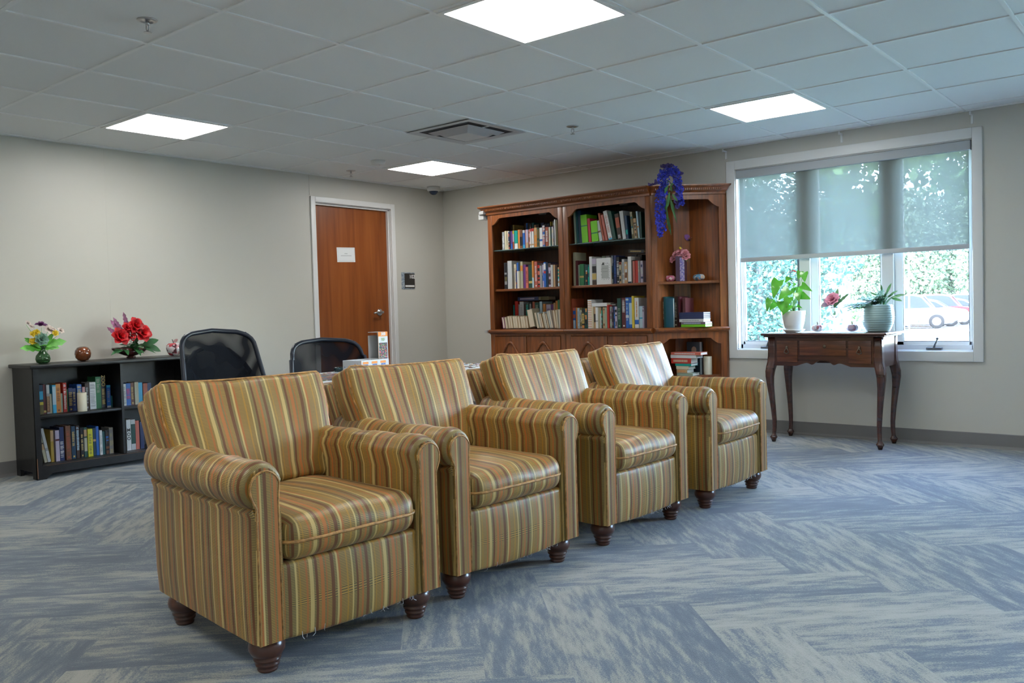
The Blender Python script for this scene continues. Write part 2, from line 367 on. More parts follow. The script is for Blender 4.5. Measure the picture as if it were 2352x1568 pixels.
# left wall with door opening, recessed
D0, D1, DT = 2.20, 3.104, 2.035
mb = MB().box(XL-.15, XL, YF-.15, D0, 0, H).box(XL-.15, XL, D1, YB+.15, 0, H).box(XL-.15, XL, D0, D1, DT, H).box(XL-.16, XL-.14, D0, D1, 0, DT)
struct(mb.build('wall_left', WALL))
WX0, WX1, WZ0, WZ1 = .168, 1.872, .655, 2.09; W2 = (3.35, 5.05)
mb = MB().box(XL, WX0, YB, YB+.16, 0, H).box(WX1, W2[0], YB, YB+.16, 0, H).box(W2[1], XR+.15, YB, YB+.16, 0, H).box(W2[0], W2[1], YB, YB+.16, 0, WZ0).box(W2[0], W2[1], YB, YB+.16, WZ1, H).box(WX0, WX1, YB, YB+.16, 0, WZ0).box(WX0, WX1, YB, YB+.16, WZ1, H)
struct(mb.build('wall_back', WALL))
struct(MB().box(XR, XR+.15, YF-.15, YB, 0, H).build('wall_right', WALL))
struct(MB().box(XL, XR, YF-.15, YF, 0, H).build('wall_front', WALL))
def cove(p0, p1, out): return MB().sweep(p0, p1, [(0, 0), (.016, 0), (.010, .008), (.006, .02), (.005, .098), (0, .102)][::-1], out)
struct(cove((XL, YF), (XL, D0-.05), (1, 0)).build('baseboard_left', COVE)); 
b = cove((XL, D1+.05), (XL, YB), (1, 0)).build('baseboard_left', COVE); struct(b)
struct(cove((XL, YB), (XR, YB), (0, -1)).build('baseboard_back', COVE))
struct(MB().box(XL, XL+.0025, D0-.054, D0-.048, DT+.06, H-.006).build('trim_wall_seam', WALL))
struct(MB().box(XL, XL+.0008, .33, .335, .1, H-.006).build('trim_wall_seam', WALL))
# door
dr = bpy.data.objects.new('door_1', None); C.objects.link(dr); dr.location = (XL-.07, (D0+D1)/2, 0); struct(dr)
dm, n, p = newmat('door_veneer'); tc = n.nodes.new('ShaderNodeTexCoord'); mp = n.nodes.new('ShaderNodeMapping'); mp.inputs['Scale'].default_value = (14, 14, .7); n.links.new(tc.outputs['Object'], mp.inputs[0])
t = n.nodes.new('ShaderNodeTexNoise'); t.inputs['Scale'].default_value = 1.1; t.inputs['Detail'].default_value = 8; t.inputs['Distortion'].default_value = .9; n.links.new(mp.outputs[0], t.inputs['Vector'])
r = ramp(n, [(.28, (.165, .038, .007)), (.5, (.255, .066, .011)), (.72, (.32, .092, .018))]); n.links.new(t.outputs[0], r.inputs[0]); n.links.new(r.outputs[0], p.inputs['Base Color']); p.inputs['Roughness'].default_value = .38
HW = (D1-D0)/2
MB().box(-.022, .022, -HW+.006, HW-.006, .008, DT-.005).build('door_leaf', dm, dr)
mb = MB()   # white frame: casing on the wall, jamb and stop in the recess
for a, b_ in ((-HW-.05, -HW), (HW, HW+.05)): mb.bbox(.07, .085, a, b_, 0, DT+.05, .003)
mb.bbox(.07, .085, -HW, HW, DT, DT+.05, .003)
for sgn in (-1, 1):
    y = HW*sgn; mb.box(-.08, .07, min(y, y-.004*sgn), max(y, y-.004*sgn), 0, DT); mb.box(.022, .050, min(y, y-.016*sgn), max(y, y-.016*sgn), 0, DT)
mb.box(-.08, .07, -HW, HW, DT-.004, DT); mb.box(.022, .050, -HW, HW, DT-.018, DT)
mb.build('door_frame', WHITE, dr)
hy = on_x(872, 717, XL-.045); lh = Vector((.022, hy.y-dr.location.y, hy.z))
mb = MB(); m = Matrix.Translation(lh) @ Matrix.Rotation(pi/2, 4, 'Y'); mb.lathe([(.034, 0), (.034, .006), (.028, .012), (.012, .014), (.012, .045)], mtx=m)
mb.tube([lh+Vector(q) for q in ((.045, .008, 0), (.05, -.02, .002), (.048, -.06, .001), (.046, -.085, -.004), (.040, -.105, -.008))], [.012, .010, .009, .0085, .007], 10)
mb.build('door_handle', METAL, dr)
# notice on the door, sign beside it
xp = XL-.048
c = on_x(795, 585, xp); mb = MB(); mb.cur = (.74, .76, .76); mb.box(-.0004, .0004, -.108, .106, -.068, .068); mb.cur = (.50, .48, .36)
for a in ((-.098, .098, .058, .0595), (-.098, .098, -.0595, -.058), (-.098, -.0965, -.058, .058), (.0965, .098, -.058, .058)): mb.box(.0004, .0008, *a)
mb.cur = (.35, .36, .38)
for k in range(4): mb.box(.0004, .0008, -.018+k*.009, -.011+k*.009, .008, .014)
for k in range(18): mb.box(.0004, .0008, -.062+k*.007, -.0575+k*.007, -.012, -.006)
o = mb.build('paper_notice', attr_mat('printed_paper', .6)); o.location = (xp, c.y, c.z); o.rotation_euler = (R(1.5), 0, 0)
tag(o, 'white paper notice with thin gold border taped on the brown wooden door', 'notice')
s0 = on_x(922, 626, XL); s1 = on_x(952, 663, XL); cy, cz = (s0.y+s1.y)/2, (s0.z+s1.z)/2
sg = thing('room_sign', (XL, cy, cz), 'dark square room number sign 102 on the wall beside the brown door', 'sign')
mb = MB(); hw, hh = .088, .083; mb.box(0, .004, -hw, hw, -hh, hh); mb.build('backing_plate', blotch('sign_weave', [(.30, .36, .42), (.16, .21, .28), (.42, .46, .48), (.22, .27, .33)], 90, .3), sg)
mb = MB().box(.004, .008, -hw+.038, hw-.002, -hh+.010, hh-.010); mb.build('dark_panel', mat('sign_dark', (.022, .018, .016), .3), sg)
mb = MB(); text_into(mb, '102', .052, frame_mtx((.0085, .050, .040), (0, 1, 0), (0, 0, 1)), bold=.0012); mb.build('number_lettering', PAPER, sg); MB().box(.008, .009, -.045, .078, -.062, -.044).build('name_strip', PAPER, sg)

# window
wn = bpy.data.objects.new('window_1', None); C.objects.link(wn); wn.location = (0, YB, 0); struct(wn)
mb = MB(); TW = .072
for a in ((WX0-TW, WX0, WZ0-TW, WZ1+TW), (WX1, WX1+TW-.01, WZ0-TW, WZ1+TW)): mb.bbox(a[0], a[1], -.016, 0, a[2], a[3], .004)
for a in ((WZ0-TW, WZ0), (WZ1, WZ1+TW)): mb.bbox(WX0, WX1, -.016, 0, a[0], a[1], .004)
mb.build('window_casing', WHITE, wn)
mb = MB().box(WX0, WX0+.006, 0, .15, WZ0, WZ1).box(WX1-.006, WX1, 0, .15, WZ0, WZ1).box(WX0, WX1, 0, .15, WZ0, WZ0+.006).box(WX0, WX1, 0, .15, WZ1-.006, WZ1)
mb.box(WX0+.006, WX1-.006, .05, .12, WZ0+.006, WZ0+.04).box(WX0+.006, WX1-.006, .05, .12, WZ1-.04, WZ1-.006)
mb.box(WX0+.006, WX0+.02, .05, .12, WZ0, WZ1).box(WX1-.02, WX1-.006, .05, .12, WZ0, WZ1)
MUL = ((.665, .745), (1.272, 1.350))
for a, b_ in MUL: mb.box(a, b_, .035, .12, WZ0+.006, WZ1-.006)
mb.build('window_frame', mat('window_vinyl', (.62, .63, .62), .4), wn)
GASK = mat('sash_gasket', (.10, .11, .12), .5); GLASS = see_through('window_glass', (1, 1, 1), .06, .02); SASH = mat('sash_white', (.78, .79, .78), .35)
for k, (a, b_) in enumerate(((WX0+.02, .665), (.745, 1.272), (1.350, WX1-.02))):
    st = .018 if k == 0 else .03; mb = MB(); sb = .022
    mb.box(a, a+(.012 if k == 0 else .055), .065, .105, WZ0+.04, WZ1-.04).box(b_-st*.6, b_, .065, .105, WZ0+.04, WZ1-.04)
    mb.box(a, b_, .065, .105, WZ0+.04, WZ0+.04+sb).box(a, b_, .065, .105, WZ1-.04-sb, WZ1-.04)
    s_ = mb.build('sash', SASH, wn)
    x0 = a+(.012 if k == 0 else .055); x1 = b_-st*.6
    g = MB().box(x0, x0+.004, .07, .10, WZ0+.062, WZ1-.062).box(x1-(.016 if k == 0 else .003), x1, .063, .10, WZ0+.062, WZ1-.062).box(x0, x1, .07, .10, WZ0+.062, WZ0+.067)
    g.build('gasket', GASK, s_)
    MB().box(x0, x1, .085, .089, WZ0+.062, WZ1-.062).build('glass_pane', GLASS, s_)
for px in (2145, 1762):
    q = on_y(px, 797, YB+.02); mb = MB().bbox(q.x-.05, q.x+.05, .01, .05, WZ0+.008, WZ0+.024, .003)
    mb.tube([(q.x, .02, WZ0+.022), (q.x+.008, .012, WZ0+.045), (q.x+.024, .008, WZ0+.078)], [.009, .006, .006], 8).ball((q.x+.025, .008, WZ0+.086), .0095, 8)
    mb.build('window_crank', mat('crank_grey', (.10, .11, .12), .35), wn)
# added unseen window right of the view, lets in daylight for the armchair fronts
w2 = bpy.data.objects.new('added_window_2', None); C.objects.link(w2); w2.location = (0, YB, 0); struct(w2); V0, V1 = W2
mb = MB()
for a in ((V0-TW, V0, WZ0-TW, WZ1+TW), (V1, V1+TW, WZ0-TW, WZ1+TW), (V0, V1, WZ0-TW, WZ0), (V0, V1, WZ1, WZ1+TW)): mb.box(a[0], a[1], -.016, 0, a[2], a[3])
mb.build('window_casing', WHITE, w2); mb = MB().box(V0, V0+.04, .05, .12, WZ0, WZ1).box(V1-.04, V1, .05, .12, WZ0, WZ1).box(V0+.04, V1-.04, .05, .12, WZ0, WZ0+.06).box(V0+.04, V1-.04, .05, .12, WZ1-.06, WZ1)
for f in (1/3, 2/3): a = V0+(V1-V0)*f; mb.box(a-.05, a+.05, .05, .12, WZ0+.06, WZ1-.06)
mb.build('window_frame', SASH, w2); MB().box(V0+.04, V1-.04, .085, .089, WZ0+.06, WZ1-.06).build('glass_pane', GLASS, w2)
# roller blind
bl = thing('roller_blind', (0, YB, 0), 'pale roller blind pulled halfway down over the wide window', 'blind')
mb = MB().bbox(WX0+.008, WX1-.010, -.004, .034, 2.018, WZ1-.008, .006); mb.build('valance', mat('valance_grey', (.40, .43, .45), .5), bl)
MB().box(WX1-.010, WX1-.007, -.006, .034, 2.015, WZ1-.008).build('end_cap', mat('cap_dark', (.10, .12, .16), .5), bl)
BLF = see_through('blind_fabric', (.23, .26, .245), .78, .7, translucent=.30)
MB().box(WX0+.028, WX1-.026, .020, .0206, 1.385, 2.03).build('blind_fabric', BLF, bl)
MB().bbox(WX0+.026, WX1-.024, .013, .027, 1.352, 1.386, .004).build('hem_bar', mat('hem_grey', (.42, .44, .45), .5), bl)
mb = MB()
for k in range(150):
    mb.lathe([(.0005, -.0017), (.0021, 0), (.0005, .0017)], (WX1-.018, .012, .70+k*.0088), 5)
mb.tube([(WX1-.018, .012, .69), (WX1-.018, .012, 2.03)], .0005, 4); mb.build('bead_chain', mat('bead_chain_white', (.7, .72, .72), .4), bl)['kind'] = 'stuff'
# rod brackets above the window
for k, (px, py, w) in enumerate(((1665, 347, 'left'), (1931, 304, 'middle'), (2231, 262, 'right'))):
    q = on_y(px, py, YB-.02); z1 = H-.028
    mb = MB().bbox(q.x-.008, q.x+.008, YB-.004, YB, z1-.065, z1, .0015).bbox(q.x-.006, q.x+.006, YB-.055, YB-.004, z1-.010, z1, .0015).bbox(q.x-.006, q.x+.006, YB-.060, YB-.055, z1-.014, z1+.010, .0015)
    tag(mb.build('curtain_bracket', SASH), 'small white metal curtain rod bracket under the ceiling, %s one above the window' % w, 'bracket', 'curtain rod brackets above the window')

# ------------------------------------------------------------------ ceiling fittings
EMI = mat('lamp_diffuser', (1, .985, .96), .6, emit=PANEL)
def panel(j, i, label):
    x, y = (j+.5)*T, (i+.5)*T; o = thing('ceiling_light', (x, y, H), label, 'ceiling light', group='square ceiling light panels'); h = T/2-.010
    mb = MB()
    for a in ((-h, h, -h, -h+.022), (-h, h, h-.022, h), (-h, -h+.022, -h+.022, h-.022), (h-.022, h, -h+.022, h-.022)): mb.box(*a, -.010, 0)
    mb.build('frame', GRID, o); MB().box(-h+.022, h-.022, -h+.022, h-.022, -.007, -.002).build('diffuser', EMI, o)
panel(1, 0, 'square ceiling light panel cut by the top edge, nearest and largest'); panel(-4, 0, 'square ceiling light panel on the left, above the flowers and black shelf')
panel(-4, 4, 'smallest square ceiling light panel, above the brown door and corner'); panel(1, 4, 'square ceiling light panel on the right, in front of the window')
for j, i in ((6, 0), (-4, -4), (1, -4), (6, -4), (1, -8), (6, -8)): panel(j, i, 'added square ceiling light panel out of view, to light the room')  # unseen panels added along the grid spacing to light the room
# diffuser vent
vx, vy = -.915, 1.86; vt = thing('ceiling_vent', (vx, vy, H), 'square stepped metal air vent in the ceiling above the armchairs', 'vent'); VM = mat('vent_paint', (.55, .56, .58), .35, .3)
def ringpyr(mb, r0, r1, z0, z1, th=.002):
    for k in range(4):
        m = Matrix.Rotation(k*pi/2, 4, 'Z'); b = mb.add([m @ Vector(q) for q in ((-r0, -r0, z0), (r0, -r0, z0), (r1, -r1, z1), (-r1, -r1, z1), (-r0, -r0, z0+th), (r0, -r0, z0+th), (r1, -r1, z1+th), (-r1, -r1, z1+th))])
        for q in ((0, 3, 2, 1), (4, 5, 6, 7), (0, 1, 5, 4), (2, 3, 7, 6)): mb.face([b+t for t in q])
mb = MB(); ringpyr(mb, .296, .262, -.010, -.010); mb.build('frame', VM, vt)
MB().box(-.264, .264, -.264, .264, -.0045, -.002).build('throat_shade_plate', mat('vent_shade', (.02, .02, .025), .7), vt)  # flat plate, its dark colour paints in the shade of the open throat
mb = MB(); ringpyr(mb, .262, .235, -.010, -.005); mb.build('inner_lip', VM, vt)
mb = MB(); ringpyr(mb, .190, .150, -.010, -.030); mb.build('outer_cone', VM, vt)
mb = MB(); ringpyr(mb, .135, .105, -.022, -.040); mb.box(-.105, .105, -.105, .105, -.040, -.037); mb.build('centre_plate', VM, vt)
def sprinkler(px, py, label):
    q = on_y(px, py, 0); d = ray(px, py); q = CAM+d*((H-CAM.z)/d.z); o = thing('fire_sprinkler', (q.x, q.y, H), label, 'sprinkler', group='ceiling fire sprinklers')
    MB().lathe([(.042, 0), (.040, -.004), (.028, -.006), (.024, -.003), (.012, -.004)][::-1], n=28).build('escutcheon', METAL, o)
    mb = MB().lathe([(.008, -.022), (.008, -.004)], n=12).tube([(.009, 0, -.02), (.011, 0, -.034), (.004, 0, -.048)], .002, 6).tube([(-.009, 0, -.02), (-.011, 0, -.034), (-.004, 0, -.048)], .002, 6).lathe([(.004, -.052), (.004, -.044)], n=8)
    mb.build('frame_arms', METAL, o); mb = MB().lathe([(.016, -.054), (.016, -.052)], n=16); mb.build('deflector', METAL, o)
sprinkler(338, 46, 'chrome fire sprinkler head in the near left ceiling tile'); sprinkler(1315, 290, 'small chrome fire sprinkler head in the ceiling right of the vent'); sprinkler(806, 392, 'small fire sprinkler head in the ceiling above the brown door')
d = ray(868, 369); q = CAM+d*((H-CAM.z)/d.z); o = thing('smoke_detector', (q.x, q.y, H), 'low white round smoke detector on the ceiling left of the smallest light panel', 'smoke detector')
MB().lathe([(.035, -.036), (.050, -.032), (.058, -.02), (.062, -.008), (.062, 0)], n=28).build('housing', WHITE, o); MB().lathe([(.006, -.038), (.006, -.034)], (.02, 0, 0), 10).build('indicator', METAL, o)
o = thing('dome_camera', (-2.93, 3.56, H), 'white dome security camera on the ceiling in the room corner', 'security camera')
MB().lathe([(.050, -.045), (.062, -.040), (.066, -.02), (.066, 0)], n=28).build('housing', WHITE, o); MB().lathe([(.004, -.082), (.018, -.079), (.034, -.068), (.044, -.052), (.047, -.044)], n=24).build('dome_cover', mat('smoked_dome', (.03, .05, .10), .1), o)

# ------------------------------------------------------------------ armchairs (local: +x front, y across, origin on the floor)
def armchair(loc, rz, label):
    t = thing('armchair', loc, label, 'armchair', rz, 'row of four striped armchairs')
    def lean(z): return -.30*max(0, z-.30)
    # base with front rail
    def uvb(p, nrm): return {0: (p[1], p[2]), 1: (p[0], p[2]), 2: (p[1], p[0])}[nrm]
    def tap(w):      # narrower towards the back
        k = 1-.10*(.33-w.x)/.66 if w.x < .33 else 1
        return (w.x, w.y*k, w.z)
    mb = MB().rbox(-.02, 0, .20, .345, .262, .11, .014, 3, 12, fn=lambda w: (w.x+(.012*(1-(w.y/.262)**2)*(1-((w.z)/.11)**2) if w.x > 0 else 0), w.y*(1-.08*(.345-w.x)/.69), w.z+(0 if w.z > 0 else -.012*(w.x > .3)*(1-(w.y/.262)**2))), uvfn=lambda p, n_: uvb(p, n_))
    mb.build('front_rail', FAB, t)
    # arms
    for sg in (1, -1):
        prof = [(.248, .095)]+[(.248, z) for z in (.2, .3, .4, .46, .50)]
        for a in range(170, -71, -15): prof.append((.303+.070*cos(R(a)), .543+.070*sin(R(a))))
        prof += [(.345, .470), (.340, .455), (.341, .38), (.341, .28), (.340, .18), (.337, .098)]
        L = [0]
        for a, b_ in zip(prof, prof[1:]): L.append(L[-1]+math.dist(a, b_))
        xs = [-.405, -.400, -.390, -.37, -.34]+[-.30+.04*i for i in range(15)]+[.285, .305, .318, .326, .330]
        mb = MB(); G = []
        for x in xs:
            k = 1-.11*(.33-x)/.67; e = max(0, (x-.29)/.04); sh = .016*(1-math.sqrt(max(0, 1-e*e))) if e > 0 else 0; e2 = max(0, (-.375-x)/.030); sh += .012*e2*e2; row = []
            for (y, z) in prof:
                cy_, cz_ = .303, .543; dx, dz = y-cy_, z-cz_; rr = math.hypot(dx, dz) or 1
                if z > .45 and rr < .09: y2, z2 = y-dx/rr*sh, z-dz/rr*sh
                elif y > .3: y2, z2 = y-sh*.8, z
                else: y2, z2 = y, z
                wr = .0022*sin(x*38+z*6+sg)+.0015*sin(x*90+1)
                if z > .48: z2 += wr; y2 += wr*.4
                if z < .2 and y > .3: y2 -= .010*((.2-z)/.1)*max(0, (.1-x))
                row.append((x, sg*(y2*k if y2 > .26 else y2*(1-.05*(.33-x)/.67)), z2-(.006*(1-abs(x)/.34) if z > .58 else 0)))
            G.append(mb.add(row))
        for a, b_, x0, x1 in zip(G, G[1:], xs, xs[1:]):
            for i in range(len(prof)-1):
                q = [a+i, b_+i, b_+i+1, a+i+1]; u = [(x0, L[i]), (x1, L[i]), (x1, L[i+1]), (x0, L[i+1])]
                if sg < 0: q.reverse(); u.reverse()
                mb.face(q, u, True)
        for gg, fl_ in ((G[0], 1), (G[-1], -1)):
            q = [gg+i for i in range(len(prof))]; u = [(y, z) for y, z in prof]
            if fl_*sg < 0: q.reverse(); u.reverse()
            mb.face(q, u)
        # underside seam cord
        arm = mb.build('arm', FAB, t)
        # keyhole front panel, raised with a welt
        pp = [(.262, .10), (.262, .50)]+[(.302+.046*cos(R(a)), .538+.050*sin(R(a))) for a in range(165, -41, -15)]+[(.330, .485), (.330, .40), (.333, .10)]
        cx_ = sum(p[0] for p in pp)/len(pp); mb = MB()
        def ring(off, x):
            out = []
            for i, (y, z) in enumerate(pp):
                ya, za = pp[max(0, i-1)]; yb_, zb_ = pp[min(len(pp)-1, i+1)]; ty, tz = yb_-ya, zb_-za; l = math.hypot(ty, tz) or 1
                out.append((x, sg*(y+tz/l*off), z-ty/l*off))
            return mb.add(out)
        r0, r1, r2 = ring(0, .322), ring(0, .337), ring(.004, .342)
        nP = len(pp)
        for a, b_ in ((r0, r1), (r1, r2)):
            for i in range(nP-1):
                q = [a+i, a+i+1, b_+i+1, b_+i]; u = [(pp[i][0], pp[i][1]), (pp[i+1][0], pp[i+1][1])]*2; u = [u[0], u[1], u[1], u[0]]
                if sg > 0: q.reverse(); u.reverse()
                mb.face(q, u, True)
        q = [r2+i for i in range(nP)]; u = [(y+.152, z) for y, z in pp]
        if sg > 0: q.reverse(); u.reverse()
        mb.face(q, u); mb.build('front_panel', FAB, arm)
        mb = MB().tube([(.340, sg*y, z) for y, z in pp], .0030, 6); mb.build('welt', FABW, arm)
    # seat cushion
    def seat(w):
        x, y, z = w; k = (1-(x/.27)**2)*(1-(y/.25)**2)
        z2 = z+(.022*max(0, k)**.5 if z > 0 else 0); x2 = x+(.016*(1-(y/.25)**4)*(1-(z/.07)**2) if x > 0 else 0)
        dip = 1-.06*max(0, 1-abs(z)/.012) if False else 1
        z2 += .003*sin(y*23+x*9)*(z > 0)
        return (x2*dip, y, z2)
    mb = MB().rbox(.075, 0, .372, .27, .246, .063, .048, 6, 12, fn=seat, uvfn=lambda p, n_: {0: (p[1], p[2]+.8), 1: (p[0], p[2]), 2: (p[1], p[0]+.005)}[n_]); sc = mb.build('seat_cushion', FAB, t)
    cord = [(-.1, s_*.2475, .375) for s_ in ()]; pts = [(.1, -.249, .372)]+[(.34-.05*(1-cos(R(a))), -.246+.05*(1-sin(R(a))), .372) for a in ()]
    arc = [(.297+.049*sin(R(q)), .198+.049*cos(R(q))) for q in range(0, 91, 15)]
    side = [(.05, .2475)]+[(x_+(.016*(1-(y_/.25)**4) if q > 2 else .003*q), y_) for q, (x_, y_) in enumerate(arc)]
    pts = [(x_, -y_, .372) for x_, y_ in side]+[(.3465+.016*(1-(y/.25)**4), y, .373+.001*sin(y*60)) for y in [(-.16+.04*i) for i in range(9)]]+[(x_, y_, .372) for x_, y_ in reversed(side)]
    MB().tube(pts, .0050, 7).build('piping', FABW, sc)
    # back frame
    A = .46
    def backf(w):
        x, y, z = w; zz = max(0, z+.418-.43); return (x-.46*zz, y*(1+.05*zz), z)
    mb = MB().rbox(-.362, 0, .418, .042, .282, .318, .024, 4, 12, fn=backf, uvfn=lambda p, n_: {0: (p[1], p[2]), 1: (p[0], p[2]), 2: (p[1], p[0])}[n_]); mb.build('back_frame', FAB, t)
    # back cushion: box cushion leaning back, wider above the arms
    ang = radians_tilt = R(20)
    mt = Matrix.Translation((-.277, 0, .603)) @ Matrix.Rotation(-ang, 4, 'Y')
    def bc(w):
        x, y, z = w; hy_, hz_ = .30, .192
        wid = 1+.045*max(0, min(1, (z+.03)/.12))-.11*max(0, min(1, (-.05-z)/.08))
        k = max(0, 1-(y/hy_)**2)*max(0, 1-(z/hz_)**2)
        x2 = x+(.020*k**.25 if x > 0 else 0)+.003*sin(y*31+z*14)
        z2 = z+.013*(y/hy_)**2*(1 if y < 0 else .5)*max(0, min(1, (z-.05)/.1))+.003*sin(y*27)*(z > .15)
        return (x2, y*wid, z2)
    mb = MB().rbox(0, 0, 0, .058, .306, .192, .020, 4, 16, fn=bc, uvfn=lambda p, n_: {0: (p[1], p[2]), 1: (p[0]*1.0+.11, p[2]), 2: (p[1], p[0])}[n_], mtx=mt); bcu = mb.build('back_cushion', FAB, t)
    for xs_ in (.053, -.053):
        P = []
        for y, z in [(-.262, -.185), (-.262, -.10), (-.275, -.05), (-.300, .06), (-.302, .15), (-.300, .190), (-.285, .203), (-.26, .204)]+[(-.2+.1*i, .1935+.009*((-.2+.1*i)/.3)**2*(1 if i < 2 else .5)) for i in range(5)]+[(.26, .198), (.288, .197), (.300, .182), (.302, .14), (.300, .06), (.275, -.05), (.262, -.10), (.262, -.185)]:
            P.append(mt @ Vector((xs_+.003*sin(y*31+z*14), y*1.045, z)))
        MB().tube(P, .0038, 6).build('piping', FABW, bcu)
    # turned bun feet
    pr = [(.024, 0), (.028, .003), (.030, .009), (.0255, .013), (.033, .017), (.035, .024), (.0285, .029), (.038, .033), (.040, .039), (.033, .043), (.044, .050), (.0515, .064), (.0525, .076), (.049, .089), (.040, .100), (.034, .106)]
    for x, y in ((.275, .277), (.275, -.277), (-.285, .255), (-.285, -.255)): MB().lathe(pr, (x, y, 0), 28).build('leg', LEGW, t)
    # dust cover threads hanging under the rail
    mb = MB(); rn = random.Random(int(loc[1]*100)+9)
    for k in range(22):
        y = rn.choice((rn.uniform(-.2, .24), rn.uniform(.02, .2))); z = .086+rn.uniform(0, .004); L_ = rn.uniform(.004, .014); x = .325+rn.uniform(-.01, .004)
        mb.tube([(x, y, z+.012), (x+rn.uniform(-.004, .004), y+rn.uniform(-.004, .004), z-L_*.5), (x+rn.uniform(-.006, .006), y+rn.uniform(-.010, .010), z-L_)], .0010, 4)
    mb.build('frayed_threads', mat('thread_white', (.62, .66, .70), .7), t)['kind'] = 'stuff'
    return t
FABW = mat('piping_fabric', (.44, .23, .07), .5, bump=.6, bscale=160, var=.45, vscale=60)
def chair_at(p0, ang, label):       # p0 = front foot on the near side
    a = R(ang); loc = (p0[0]-.275*cos(a)-.277*sin(a), p0[1]-.275*sin(a)+.277*cos(a), 0); armchair(loc, a, label)
chair_at((1.042, -1.206), -3.8, 'striped brown and gold armchair nearest the camera, first of the row')
chair_at((1.058, -.427), -3.8, 'striped armchair second in the row, puzzle boxes just behind its back')
chair_at((1.113, .430), -2.0, 'striped armchair third in the row, in front of the left tall bookcase')
chair_at((1.163, 1.282), 0, 'striped armchair farthest in the row, with pale sheen on its back cushion')

# ------------------------------------------------------------------ tall bookcases
FY = 3.40; UX = (-2.085, -1.222, -.352); CT = 1.98; LZ = .845; GZ = 1.578; SZ = 1.216
CORN = [(0, 1.905), (.012, 1.905), (.012, 1.922), (.030, 1.934), (.042, 1.952), (.046, 1.958), (.060, 1.966), (.066, 1.972), (.066, CT), (0, CT)][::-1]
LEDG = [(-.02, .800), (.004, .800), (.010, .808), (.026, .812), (.034, .822), (.034, .832), (.026, .840), (.010, LZ), (-.02, LZ)][::-1]
SHW = wood('shelf_edge_wood', (.14, .040, .012), (.26, .085, .022), .35, 'X', 5, .3)
SG = see_through('shelf_glass', (.25, .42, .42), .45, .08)
def scallop(x0, x1, zt, zr):        # lower edge of the top rail: brackets at both ends
    w = .085; dz = zr
    def lo(u):
        e = min(u-x0, x1-u)
        if e >= w: return zt
        s_ = e/w; return zt-dz*(1-s_**1.6) if s_ > .25 else zt-dz*(1-.10*(s_/.25))
    return lo
